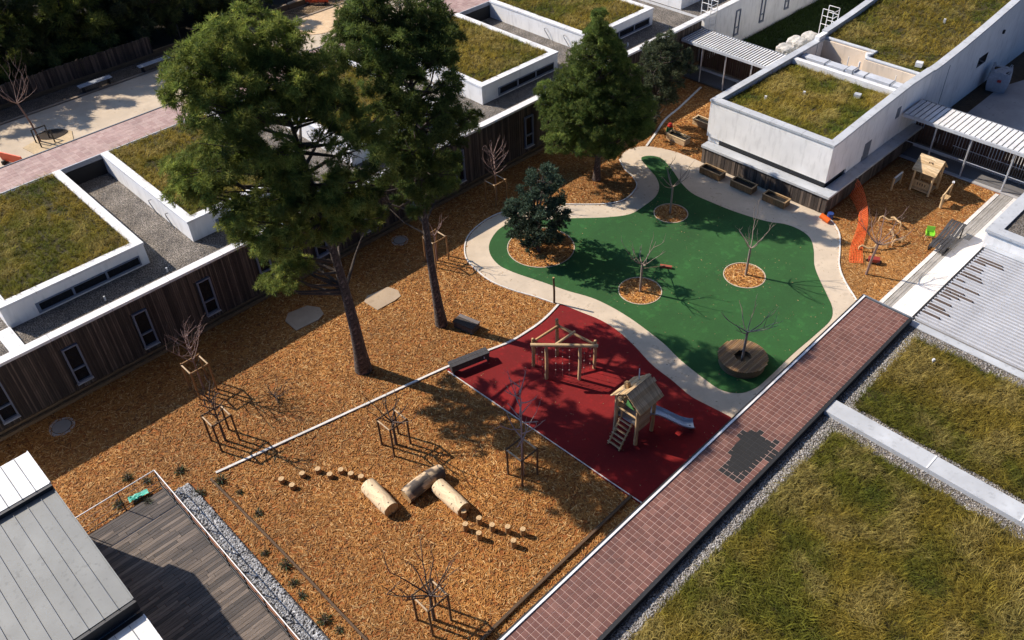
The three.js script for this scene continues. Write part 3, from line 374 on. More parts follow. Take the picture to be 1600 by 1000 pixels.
// ---------- play equipment ----------
{ // tower with slide
  const t = thing('play_tower', 'wooden play tower with gabled roof, ladder and metal slide', 'play tower', [-13.32, 0.03, -18.27]);
  const px = 0.5, pz = 0.48; let k = 0;
  for (const [x, z, h] of [[px, pz, 1.9], [px, -pz, 1.9], [-px, pz, 1.95], [-px, -pz, 1.95]]) mesh('post', limb([[x, 0, z], [x + 0.01, h * 0.5, z], [x, h, z]], [0.082, 0.072], 10), W.pine[k++ % 3], t);
  for (let i = 0; i < 6; i++) mesh('floor_board', BX(-0.5, 0.5, 0.9, 0.94, -0.48 + i * 0.16, -0.335 + i * 0.16), W.deckGrey, t);
  const ridge = 2.4, eave = 1.83, hw = 0.7;
  for (const s of [-1, 1]) for (let i = 0; i < 6; i++) { const l = Math.hypot(hw, ridge - eave) / 6, a = Math.atan2(ridge - eave, hw), c = (i + 0.5) / 6, zs = i === 4 ? 0.1 : 0; mesh('roof_board', B(l + 0.02, 0.03, 1.36 + zs, s * hw * (1 - c), mix(eave, ridge, c) + 0.012 * (i % 2), -0.06 - zs / 2, 0, 0, -s * a), W.pineH[(i + (s > 0 ? 1 : 0)) % 3], t); }
  mesh('ridge_cap', B(0.1, 0.03, 1.4, 0, ridge + 0.03, -0.06), W.pine[2], t);
  for (const z of [pz + 0.02, -pz - 0.02]) mesh('gable_beam', [rod([-0.55, 1.8, z], [0.55, 1.8, z], 0.05, 8), rod([-0.5, 1.84, z], [0, 2.26, z], 0.04, 8), rod([0.5, 1.84, z], [0, 2.26, z], 0.04, 8)], W.pine[1], t);
  mesh('gable_panel', prism([[0.02, 0], [0.42, 0], [0.1, -0.34]], 0, 0.03).rotateX(Math.PI / 2).translate(0, 1.85, pz + 0.1), M('green panel', [0.1, 0.3, 0.09], 0.5), t);
  mesh('gable_log', CY(0.1, 0.1, 0.14, 0, 0, 0, 12).rotateX(Math.PI / 2).translate(-0.22, 2.02, pz + 0.05), W.pine[2], t);
  mesh('chimney', B(0.16, 0.3, 0.16, -0.3, 2.3, 0.15, 0, 0, 0.3), W.pine[1], t); mesh('flag_pole', rod([-0.25, 2.1, -0.45], [-0.27, 2.75, -0.45], 0.022), W.coping, t);
  for (let i = 0; i < 5; i++) mesh('side_board', BX(px - 0.02, px + 0.02, 0.62 + i * 0.17, 0.78 + i * 0.17, -0.28, 0.42), W.pineH[i % 3], t);
  for (let i = 0; i < 5; i++) mesh('side_board', BX(-px - 0.02, -px + 0.02, 0.62 + i * 0.17, 0.78 + i * 0.17, -0.42, 0.42), W.pineH[i % 3], t);
  mesh('front_rail', [rod([-0.5, 1.35, pz], [0.5, 1.35, pz], 0.04, 8), rod([-0.24, 0.94, pz], [-0.24, 1.35, pz], 0.04, 8)], W.pine[0], t);
  for (const x of [-0.24, 0.28]) mesh('ladder_stringer', rod([x, 0, 1.16], [x, 0.96, 0.48], 0.035, 6), W.pine[1], t);
  for (let i = 0; i < 6; i++) { const c = (i + 0.35) / 6; mesh('ladder_tread', B(0.62, 0.03, 0.1, 0.02, 0.05 + 0.92 * c, 1.16 - 0.68 * c, 0, -0.5), W.pineH[i % 3], t); }
  const sl = mesh('slide', (() => { const n = 14, pos = [], idx = [], prof = [[-0.24, 0.13], [-0.2, 0.02], [-0.1, -0.015], [0, -0.025], [0.1, -0.015], [0.2, 0.02], [0.24, 0.13]], dx = 0.68, dz = -0.73; for (let i = 0; i <= n; i++) { const u = i / n, s = u * 1.75, y = 1.02 - 0.87 * sstep(-0.05, 0.98, u) - 0.03 * u; for (const [a, b] of prof) pos.push(0.36 + dx * s - dz * a, y + b, -0.42 + dz * s + dx * a); } const m = prof.length; for (let i = 0; i < n; i++) for (let j = 0; j < m - 1; j++) { const p = i * m + j; idx.push(p, p + 1, p + m, p + 1, p + m + 1, p + m); } const g = new THREE.BufferGeometry(); g.setAttribute('position', new THREE.Float32BufferAttribute(pos, 3)); g.setAttribute('uv', new THREE.Float32BufferAttribute(new Float32Array(pos.length / 3 * 2), 2)); g.setIndex(idx); g.computeVertexNormals(); return g; })(), M('blue grey steel', [0.42, 0.53, 0.68], 0.3, { metalness: 0.35 }), t);
  mesh('foot', [rod([0.36 + 0.68 * 1.6, 0.0, -0.42 - 0.73 * 1.6], [0.36 + 0.68 * 1.6, 0.12, -0.42 - 0.73 * 1.6], 0.03)], W.zincDark, sl);
}
{ // log climbing frame
  const o = [-17.4, 0.03, -18.8], t = thing('climbing_frame', 'log climbing frame with crossed beams and hanging beaded ropes', 'climbing frame', o);
  const Q = (x, y, z) => [x - o[0], y - 0.03, z - o[2]]; const m = W.pine;
  const FL = [-17.62, -17.99], FR = [-16.64, -18.88], BL = [-18.53, -18.16], BR = [-16.63, -19.78], BC = [-18.28, -19.29];
  for (const [p, h, k] of [[FL, 1.85, 0], [FR, 1.85, 2], [BL, 1.52, 1], [BR, 1.55, 0], [BC, 2.0, 1]]) mesh('post', limb([Q(p[0], 0, p[1]), Q(p[0] + 0.02, h / 2, p[1]), Q(p[0], h, p[1])], [0.075, 0.068], 9), m[k], t);
  const dir = [0.74, -0.672], e = (p, s, y) => Q(p[0] + dir[0] * s, y, p[1] + dir[1] * s);
  mesh('beam', limb([e(FL, -0.62, 1.86), e(FL, 0.6, 1.87), e(FR, 0.7, 1.86)], 0.075, 10), m[2], t);
  mesh('beam', rod(Q(BC[0] + 0.1, 1.72, BC[1] - 0.05), Q(BL[0] + 0.05, 1.42, BL[1] - 0.05), 0.055, 8), m[1], t); mesh('beam', rod(Q(BC[0], 1.68, BC[1]), Q(BR[0] + 0.12, 1.32, BR[1] - 0.02), 0.06, 8), m[0], t);
  mesh('beam', rod(Q(-17.38, 1.86, -18.2), Q(-17.35, 1.86, -19.35), 0.06, 8), m[2], t);
  const rope = M('dark rope', [0.1, 0.03, 0.03], 0.9), bead = M('pale bead', [0.4, 0.3, 0.28], 0.5);
  for (let i = 0; i < 3; i++) { const s = 0.38 + i * 0.27, a = e(FL, s, 1.8), b = e(FL, s, 0.1); const r = mesh('climbing_rope', rod(a, b, 0.008, 4), rope, t); for (let j = 0; j < 4; j++) { const g = new THREE.IcosahedronGeometry(0.025, 1); g.translate(a[0], 0.5 + j * 0.36, a[2]); g.setIndex([...Array(g.attributes.position.count).keys()]); mesh('bead', g, bead, r); } }
  for (const [p, q] of [[FL, BL], [FR, BR]]) for (const u of [0.3, 0.7]) { const x = mix(p[0], q[0], u), z = mix(p[1], q[1], u); const r = mesh('climbing_rope', rod(Q(x, 1.6, z), Q(x, 0.1, z), 0.008, 4), rope, t); for (let j = 0; j < 3; j++) { const g = new THREE.IcosahedronGeometry(0.025, 1); g.translate(x - o[0], 0.45 + j * 0.4, z - o[2]); g.setIndex([...Array(g.attributes.position.count).keys()]); mesh('bead', g, bead, r); } }
}
{ // playhouse
  const t = thing('playhouse', 'small open wooden playhouse with a plank roof in the mulch yard', 'playhouse', [-13.26, 0, -41.4]); let k = 0;
  for (const x of [-0.48, 0.48]) for (const z of [0.5, -0.48]) mesh('post', limb([[x, 0, z], [x, 1.28, z]], [0.06, 0.055], 8), W.pine[k++ % 3], t);
  const hw = 0.68, a = Math.atan2(0.62, hw); for (const s of [1, -1]) for (let i = 0; i < 6; i++) { const c = (i + 0.5) / 6; mesh('roof_board', B(1.24, 0.028, 0.158, 0, 1.24 + 0.62 * c + 0.01 * (i % 2), s * hw * (1 - c), 0, s * a), W.pineH[(i * 2 + (s > 0)) % 3], t); }
  mesh('side_panel', BX(-0.44, 0.44, 0.32, 0.68, 0.47, 0.51), W.pine[1], t); for (let i = 0; i < 4; i++) mesh('slot', BX(-0.22 + i * 0.13, -0.17 + i * 0.13, 0.44, 0.58, 0.512, 0.516), W.stakeDark, t);
  mesh('floor', BX(-0.46, 0.46, 0.1, 0.15, -0.46, 0.46), W.pine[0], t); mesh('back_panel', BX(-0.44, 0.44, 0.3, 0.95, -0.5, -0.46), W.pine[1], t);
  mesh('gable', prism([[-0.55, 0], [0.55, 0], [0, -0.5]], -0.02, 0.02).rotateX(Math.PI / 2).rotateY(Math.PI / 2).translate(0.5, 1.26, 0), W.pine[1], t);
  { const r = rng(3), s = []; for (let i = 0; i < 7; i++) s.push(B(0.06 + r() * 0.08, 0.02, 0.04 + r() * 0.05, -0.05 + r() * 0.25, 1.68, 0.22 + r() * 0.1, r() * 3, a)); mesh('dead_leaves', s, W.stakeDark, t); }
  const p = thing('chalkboard', 'dark board on short posts left of the playhouse', 'chalkboard', [-14.4, 0, -40.4]); mesh('post', CY(0.06, 0.055, 0.72, 0.0, 0, 0.2, 8), W.pine[0], p); mesh('post', CY(0.06, 0.055, 0.72, 0, 0, -0.72, 8), W.pine[1], p); mesh('board', BX(-0.02, 0.02, 0.3, 0.68, -0.68, 0.16), W.zincDark, p); mesh('top_rail', BX(-0.04, 0.04, 0.68, 0.72, -0.68, 0.16), W.coping, p);
  const q = thing('play_bench', 'wooden bench frame with a raised post right of the playhouse', 'bench', [-11.95, 0, -40.9]); mesh('post', limb([[0.1, 0, 0.55], [0.05, 0.72, 0.5]], [0.07, 0.06], 8), W.pine[2], q); mesh('post', limb([[0, 0, -0.4], [0.02, 0.95, -0.42]], [0.055, 0.05], 8), W.pine[1], q); mesh('arm', limb([[0.05, 0.68, 0.5], [0.02, 0.72, 0.1], [0, 0.8, -0.2], [0.02, 0.92, -0.42]], 0.045, 7), W.pine[2], q); mesh('seat', B(0.3, 0.05, 0.5, 0.08, 0.45, 0.2), W.pine[0], q); mesh('ornament', B(0.1, 0.1, 0.1, 0.02, 1.02, -0.42, 0.5, 0.5), W.coping, q);
}
// curved timber animal frames
[[-12.7, -34.53, 0.5, 'nearest the bare tree'], [-12.31, -35.25, 0.9, 'second from the bare tree'], [-12.37, -36.33, 2.2, 'in the middle of the cluster'], [-11.92, -36.1, 1.2, 'on the green chair side'], [-13.17, -37.35, 0.3, 'nearest the white pavilion shade'], [-12.7, -37.48, 2.6, 'farthest back, touching the shaded mulch']].forEach(([x, z, a, w]) => {
  const t = thing('balance_beam', 'bent wooden balance beam ' + w, 'balance beam', [x, 0, z], 'bent wooden beams in the mulch yard', a);
  mesh('beam', limb([[-0.32, 0.0, 0], [-0.31, 0.24, 0.02], [-0.22, 0.32, 0], [0.08, 0.22, 0.05], [0.3, 0.28, 0], [0.44, 0.18, -0.04]], [0.045, 0.05, 0.052, 0.05, 0.048, 0.04], 7), W.pine[0], t); mesh('leg', rod([0.3, 0, 0], [0.3, 0.27, 0], 0.04, 7), W.pine[1], t);
});
{ const c = thing('green_chair', 'small lime green child chair with wooden legs', 'chair', [-11.05, 0, -37.45], undefined, 0.5); const gm = M('lime plastic', [0.2, 0.5, 0.03], 0.5);
  mesh('seat', B(0.36, 0.04, 0.34, 0, 0.3, 0), gm, c); mesh('backrest', B(0.36, 0.3, 0.035, 0, 0.47, -0.17, 0, -0.15), gm, c); mesh('side', B(0.03, 0.14, 0.34, -0.18, 0.36, 0), gm, c); mesh('side', B(0.03, 0.14, 0.34, 0.18, 0.36, 0), gm, c); for (const [x, z] of [[-0.15, -0.14], [0.15, -0.14], [-0.15, 0.14], [0.15, 0.14]]) mesh('leg', rod([x * 1.15, 0, z * 1.15], [x, 0.3, z], 0.022), W.pine[2], c); }
{ const c = thing('curved_lounger', 'dark slatted wave shaped lounger on the edge of the white slab', 'lounger', [-10.3, 0, -37.6]); const prof = [[1.05, 0.3], [0.75, 0.36], [0.4, 0.36], [0.05, 0.38], [-0.3, 0.5], [-0.65, 0.68], [-0.95, 0.75], [-1.15, 0.66]];
  for (let k = 0; k < 5; k++) { const x = -0.32 + k * 0.15; mesh('slat', prof.slice(1).map(([z, y], i) => { const [za, ya] = prof[i], l = Math.hypot(z - za, y - ya); return B(0.12, 0.035, l + 0.03, x, (y + ya) / 2, (z + za) / 2, 0, Math.atan2(y - ya, za - z)); }), W.darkwood, c); }
  for (const x of [-0.36, 0.32]) mesh('side_frame', [rod([x, 0.04, 1.0], [x, 0.33, 1.02], 0.03), rod([x, 0.04, -0.8], [x, 0.7, -0.85], 0.03), rod([x, 0.04, 1.0], [x, 0.04, -0.8], 0.03)], W.black, c); mesh('tray', BX(-0.1, 0.5, 0.2, 0.23, -0.5, 0.5), W.deckGrey, c); }
// orange safety net lying and standing
{ const A = [-15.55, -38.3], C = [-12.3, -33.55], n = 46, m = 8, geos = [], nm = M('orange plastic net', [0.75, 0.12, 0.02], 0.6); const r = rng(61);
  const pt = (u, v) => { const w = mix(0.35, 0.7, u), h = mix(1.0, 0.05, sstep(0.0, 0.55, u)); const x = mix(A[0], C[0], u) + 0.25 * Math.sin(u * 5), z = mix(A[1], C[1], u) - 0.25 * Math.sin(u * 4); const nx = 0.76, nz = -0.65 * 0.55; return [x + nx * w * (v - 0.5) * (1 - 0.5 * h), 0.03 + h * v + 0.05 * (1 - h) * (Math.sin(u * 23 + v * 5) * 0.5 + 0.5), z + nz * w * (v - 0.5)]; };
  for (let j = 0; j <= m; j++) geos.push(limb([...Array(n + 1).keys()].map((i) => { const p = pt(i / n, j / m); p[1] += r() * 0.015; return p; }), 0.013, 4)); for (let i = 0; i <= n; i++) geos.push(limb([...Array(m + 1).keys()].map((j) => pt(i / n, j / m)), 0.013, 4));
  const t = thing('safety_net', 'orange plastic safety net trailing from the pavilion corner over the mulch', 'net'); mesh('net', geos, nm, t); mesh('stake', rod([A[0], 0, A[1]], [A[0], 1.1, A[1]], 0.025), W.stakeDark, t); }
{ const t = thing('toy_drum', 'small orange and blue plastic drums at the pavilion corner', 'drum', [-15.5, 0, -35.6]); mesh('body', CY(0.14, 0.14, 0.5, 0, 0, 0, 14).rotateZ(1.3).translate(0.35, 0.14, 0.2), M('orange plastic', [0.8, 0.13, 0.01], 0.5), t); mesh('lid', CY(0.15, 0.15, 0.3, 0.15, 0, -0.25, 14), M('blue plastic', [0.02, 0.05, 0.2], 0.5), t); }
{ const t = thing('toy_cart', 'dark red toy cart at the foot of the bare tree', 'cart', [-12.0, 0, -33.95]); const rm = M('dark red plastic', [0.25, 0.03, 0.02], 0.5); mesh('tray', B(0.5, 0.16, 0.28, 0, 0.22, 0, 0.5), rm, t); for (const [x, z] of [[-0.25, 0.05], [0.2, -0.2], [0.25, 0.0]]) mesh('wheel', CY(0.09, 0.09, 0.06, 0, 0, 0, 12).rotateX(1.57).rotateY(0.5).translate(x, 0.09, z), W.black, t); }
// planters
[[-21.94, -35.18, 'at the left corner of the pavilion wall', 0], [-20.0, -35.21, 'in the middle of the row by the pavilion wall', 0], [-18.05, -35.2, 'nearest the orange net', 0], [-25.54, -36.9, 'on the mulch beside the red and green toy', 1], [-25.5, -39.3, 'partly behind the pavilion corner', 1]].forEach(([x, z, w, k]) => {
  const t = thing('planter_box', (k ? 'pale new' : 'brown') + ' wooden planter box ' + w, 'planter', [x, 0.02 - 0.02 * k, z], 'wooden planter boxes'); const m = k ? W.pineH : [W.stake, W.stake, W.plinth];
  mesh('side_board', BX(-0.64, 0.64, 0.02, 0.36, 0.24, 0.28), m[0], t); mesh('side_board', BX(-0.64, 0.64, 0.02, 0.36, -0.28, -0.24), m[1], t); mesh('end_board', BX(-0.64, -0.6, 0.02, 0.36, -0.238, 0.238), m[2], t); mesh('end_board', BX(0.6, 0.64, 0.02, 0.36, -0.238, 0.238), m[2], t); mesh('rim', [BX(-0.67, 0.67, 0.361, 0.385, 0.22, 0.3), BX(-0.67, 0.67, 0.361, 0.385, -0.3, -0.22), BX(-0.67, -0.59, 0.361, 0.385, -0.218, 0.218), BX(0.59, 0.67, 0.361, 0.385, -0.218, 0.218)], k ? W.pineH[2] : W.stakeTop2 ??= M('planter rim timber', [0.5, 0.33, 0.17], 0.8, { map: T.grainH }), t); mesh('soil', BX(-0.6, 0.6, 0.02, 0.28, -0.238, 0.238), M('potting soil', [0.02, 0.016, 0.013], 0.98, { map: T.dirt }), t); });
{ const t = thing('toy_stool', 'small round toy with red top and green base beside the pale planter', 'toy', [-26.6, 0, -37.5]); mesh('base', CY(0.22, 0.16, 0.3, 0, 0, 0, 16), M('dark green plastic', [0.02, 0.14, 0.06], 0.5), t); mesh('top', new THREE.SphereGeometry(0.16, 14, 8).translate(0, 0.36, 0), M('red plastic', [0.6, 0.03, 0.02], 0.5), t); }
// round tree seat
{ const t = thing('round_tree_seat', 'round slatted wooden seat encircling a bare tree on the green surface', 'tree seat', [-12.5, 0.03, -24.17]); const ring = (r0, r1, y0, y1) => { const s = new THREE.Shape(circle(0, 0, r1, 48).map(([a, b]) => new THREE.Vector2(a, b))); s.holes.push(new THREE.Path(circle(0, 0, r0, 32).map(([a, b]) => new THREE.Vector2(a, b)))); const g = new THREE.ExtrudeGeometry(s, { depth: y1 - y0, bevelEnabled: false }); g.rotateX(-Math.PI / 2); g.translate(0, y0, 0); return g; };
  mesh('drum', ring(0.36, 0.93, 0, 0.3), W.plinth, t); mesh('under_frame', ring(0.34, 0.9, 0.3, 0.36), W.black, t); const R = 1.0, q = 0.33, w = 0.056; let k = 0;
  const seat = [W.stake, W.seatA ??= M('seat slat a', [0.34, 0.2, 0.1], 0.8, { map: T.grain }), W.seatB ??= M('seat slat b', [0.26, 0.15, 0.08], 0.8, { map: T.grain }), W.seatC ??= M('seat slat c', [0.46, 0.3, 0.16], 0.8, { map: T.grain })];
  for (let x = -R + 0.03; x < R - 0.05; x += w + 0.02, k++) { const c = x + w / 2, z = Math.sqrt(R * R - c * c) - 0.01, h = Math.abs(c) < q ? Math.sqrt(q * q - c * c) : 0; const m = seat[(k * 7) % 4]; if (h) { mesh('slat', BX(x, x + w, 0.36, 0.4, h, z), m, t); mesh('slat', BX(x, x + w, 0.36, 0.4, -z, -h), m, t); } else mesh('slat', BX(x, x + w, 0.36, 0.4, -z, z), m, t); }
  mesh('soil', CY(0.36, 0.36, 0.12, 0, 0.02, 0, 20), W.plinth, t); }
// benches
{ const t = thing('block_bench', 'low dark timber block bench on the mulch beside the slim pine', 'bench', [-22.32, 0, -17.86], undefined, 0.22); for (let k = 0; k < 3; k++) mesh('plank', B(1.06, 0.06, 0.19, 0, 0.33, -0.2 + k * 0.2), k === 0 ? M('grey bench plank', [0.22, 0.19, 0.18], 0.8, { map: T.grainH }) : W.slat[1], t); mesh('base', B(1.0, 0.28, 0.54, 0, 0.15, 0), W.slat[0], t); }
{ const t = thing('edge_bench', 'long dark timber bench on the kerb of the red surface', 'bench', [-20.48, 0.02, -16.35], undefined, -0.27); for (const x of [-0.1, 0.1]) mesh('plank', B(0.19, 0.06, 1.75, x, 0.42, 0), W.darkwood, t); mesh('back_board', B(0.04, 0.24, 1.7, 0.17, 0.26, 0), W.slat[0], t); for (const z of [-0.78, 0.78]) mesh('leg', B(0.36, 0.38, 0.07, 0, 0.2, z), W.darkwood, t); mesh('bracket', B(0.03, 0.1, 0.03, 0.21, 0.3, -0.6), W.coping, t); }
for (const [px, w] of [[-57.72, -16.97, 'nearer the staked tree'].flat(), [-57.62, -21.05, 'nearer the big pine crown'].flat()].map((a) => [[a[0], a[1]], a[2]])) { const t = thing('court_bench', 'pale blue slatted bench on the stone strip ' + w, 'bench', [px[0] + 0.2, 0.05, px[1]], 'benches along the slat fence'); for (let k = 0; k < 3; k++) mesh('slat', BX(-0.25 + k * 0.17, -0.1 + k * 0.17, 0.42, 0.46, -1.1, 1.1), M('bench slat', [0.3, 0.34, 0.4], 0.6), t); for (const z of [-0.85, 0.85]) mesh('leg', BX(-0.2, 0.22, 0, 0.42, z - 0.04, z + 0.04), W.black, t); }
// logs
[[[-18.3, -9.5], [-16.85, -9.42], 0.31, 'leftmost of three, beside the small stumps'], [[-16.95, -10.15], [-16.9, -11.75], 0.3, 'propped in the middle with a grey flank'], [[-16.5, -11.25], [-15.05, -11.2], 0.3, 'rightmost of three, with dark knots']].forEach(([a, b, r, w], k) => {
  const cx = (a[0] + b[0]) / 2, cz = (a[1] + b[1]) / 2, t = thing('peeled_log', 'peeled pale log ' + w, 'log', [cx, 0, cz], 'peeled logs on the mulch'); const y = r * 0.8, hump = k === 1 ? 0.1 : 0.0;
  const P0 = [a[0] - cx, y, a[1] - cz], P1 = [b[0] - cx, y, b[1] - cz], pts = [...Array(7).keys()].map((i) => { const u = i / 6; return [mix(P0[0], P1[0], u), y + hump * Math.sin(u * 3.14), mix(P0[2], P1[2], u)]; });
  mesh('trunk', limb(pts, [r * 0.98, r * 1.02, r, r * 0.99, r * 1.01, r * 0.97, r * 0.93], 18, false), M('peeled wood ' + k, k === 1 ? [0.62, 0.54, 0.44] : [0.86, 0.72, 0.54], 0.8, { map: k === 1 ? T.grainL ??= tex(256, (u, v) => { const s = fbm(u, v * 0.3, 8, 3, 7), g = vnoise(u * 48 + fbm(u, v, 4, 2, 3) * 4, v * 3, 48, 9); return mix3([0.95, 0.88, 0.78], [0.42, 0.4, 0.4], sstep(0.5, 0.62, s)).map((c) => c * (0.8 + 0.2 * g)); }, true, 1) : T.grainK ??= tex(256, (u, v) => { const g = vnoise(u * 40 + fbm(u, v, 4, 2, 3) * 4, v * 2, 40, 9), kn = fbm(u, v, 14, 2, 33); return [0.97, 0.93, 0.86].map((c) => c * (0.82 + 0.18 * g) * (1 - 0.5 * sstep(0.8, 0.86, kn))); }, true, 1) }), t);
  const d = new THREE.Vector3(P1[0] - P0[0], 0, P1[2] - P0[2]).normalize(); for (const [p, s, rr] of [[P0, -1, 0.98], [P1, 1, 0.93]]) { const g = new THREE.CircleGeometry(r * rr, 18); g.rotateY(Math.atan2(d.x * s, d.z * s)); g.translate(p[0] + d.x * s * 0.002, p[1], p[2] + d.z * s * 0.002); mesh('cut_end', g, W.pine[1], t); } });
const ord = ['first', 'second', 'third', 'fourth', 'fifth', 'sixth', 'seventh', 'eighth'];
[[-20.86, -7.48], [-20.34, -7.6], [-20.53, -8.16], [-20.29, -8.68], [-19.77, -8.85], [-19.65, -9.26], [-19.24, -9.41], [-18.86, -9.59]].forEach(([x, z], k) => { const t = thing('stepping_stump', ord[k] + ' small stump from the left in the row left of the logs', 'stump', [x, 0, z], 'stepping stumps'); mesh('trunk', CY(0.115, 0.11, 0.2, 0, 0, 0, 12), W.stake, t); mesh('cut_top', CY(0.108, 0.105, 0.012, 0, 0.2, 0, 12), W.pine[0], t); });
[[-14.95, -11.11], [-14.36, -11.29], [-14.51, -10.79], [-13.83, -11.41], [-13.91, -10.87], [-13.4, -11.73], [-12.96, -12.02], [-12.86, -11.48]].forEach(([x, z], k) => { const t = thing('stepping_stump', ['stump touching the rightmost log end', 'second tall stump from the rightmost log', 'tall stump at the left end of the lower right row', 'third tall stump from the rightmost log', 'second stump of the lower right row', 'fourth tall stump from the rightmost log', 'rightmost tall stump of the upper right row', 'rightmost stump of the lower right row'][k], 'stump', [x, 0, z], 'stepping stumps'); mesh('trunk', CY(0.105, 0.1, 0.34, 0, 0, 0, 12), W.stake, t); mesh('cut_top', CY(0.1, 0.097, 0.012, 0, 0.34, 0, 12), W.pine[0], t); });
// slabs, manholes
mesh('stone_slab', prism([[-28.45, -12.56], [-28.82, -12.94], [-28.64, -13.85], [-28.11, -14.17], [-27.61, -14.03], [-27.45, -13.64], [-27.55, -12.54]], -0.05, 0.05), W.slabM = M('sandstone', [0.5, 0.4, 0.29], 0.9, { map: T.concrete }), null, { label: 'flat sandstone slab in the shade left of the thick pine trunk', category: 'slab' });
mesh('stone_slab', prism([[-26.98, -15.8], [-27.2, -16.15], [-27.04, -17.21], [-26.51, -17.39], [-26.09, -17.21], [-26.03, -16.82], [-26.07, -15.86]], -0.05, 0.05), W.slabM, null, { label: 'flat sandstone slab between the two pine trunks, half in sun', category: 'slab' });
for (const [x, z, w, r] of [[-29.48, -2.89, 'in the shade near the left end of the timber facade', 0.42], [-29.55, -19.93, 'in the shade behind the slim pine', 0.36]]) { const t = thing('manhole', 'round concrete manhole cover ' + w, 'manhole', [x, 0, z]); mesh('collar', prism(curve([...Array(9).keys()].map((k) => { const a = k / 9 * 6.283, q = r * (1.12 + 0.16 * hash(k, 3, 8)); return [Math.cos(a) * q, Math.sin(a) * q]; }), true, 30), -0.02, 0.02), W.concreteGrey, t); mesh('cover', CY(r * 0.85, r * 0.84, 0.02, 0, 0.022, 0, 28), M('cover concrete', [0.36, 0.36, 0.36], 0.9, { map: T.concrete }), t); mesh('rim', prism(circle(0, 0, r * 0.92, 28), -0.01, 0.026), W.black, t); }
// broom, post, small things
{ const t = thing('broom', 'wide red headed broom lying on the green surface beside a bare tree', 'broom', [-18.7, 0.03, -27.1]); mesh('head', B(0.55, 0.11, 0.14, 0, 0.07, 0, 0.5), M('red broom', [0.3, 0.07, 0.04], 0.8), t); mesh('handle', rod([-0.05, 0.1, 0], [-18.45, -24.93].map((v, i) => v - [-18.7, -27.1][i]).reduce((a, v, i) => (i ? [a[0] + 0.06, 1.32, v - 0.03] : [v]), []), 0.02), W.pine[2], t); }
{ const [x, z] = [-20.7, -21.67]; const t = thing('timber_post', 'slender leaning timber post at the tip of the red surface', 'post', [x, 0, z]); mesh('post', limb([[0, 0, 0], [0, 0.7, 0.0], [-0.02, 1.45, 0.02]], [0.055, 0.045], 8), W.stakeDark, t); mesh('cap', CY(0.048, 0.045, 0.02, -0.02, 1.45, 0.02, 8), W.pine[1], t); }
{ const [x, z] = [-23.98, -3.44]; const t = thing('teal_sheet', 'crumpled teal plastic sheet on the deck edge', 'sheet', [x, 0.05, z]); const g = new THREE.PlaneGeometry(0.7, 0.25, 8, 4); g.rotateX(-1.57); const p = g.attributes.position; for (let i = 0; i < p.count; i++) p.setY(i, 0.06 + 0.06 * hash(i, 2, 3)); g.rotateY(1.4); g.computeVertexNormals(); mesh('sheet', g, M('teal plastic', [0.03, 0.4, 0.3], 0.5), t); mesh('fold', g.clone().scale(0.6, 1.2, 0.6).translate(0.05, 0.05, 0.1), M('teal plastic fold', [0.03, 0.36, 0.28], 0.5), t); }
// roof access ladders
for (const [x, y0, y1, z, w] of [[-30.55, 0, 4.3, -46.6, 'on the white wing beside the slatted canopy'], [-23.9, 0.4, 4.2, -49.6, 'beside the white rubble sacks']]) { const t = thing('cage_ladder', 'white metal access ladder frame ' + w, 'ladder', [x, 0, z]), m = W.ladder ??= M('white steel', [0.75, 0.73, 0.7], 0.5); for (const [dx, dz] of [[0, -0.35], [0, 0.35], [-0.7, -0.35], [-0.7, 0.35]]) mesh('rail', rod([dx, dx ? 2.6 : y0, dz], [dx, y1, dz], 0.025), m, t); for (let y = y0 + 0.3; y < y1; y += 0.34) mesh('rung', rod([0, y, -0.35], [0, y, 0.35], 0.02), m, t); for (const y of [3.3, 3.8, y1]) mesh('guard', [rod([0, y, -0.35], [-0.7, y, -0.35], 0.02), rod([0, y, 0.35], [-0.7, y, 0.35], 0.02)], m, t); }
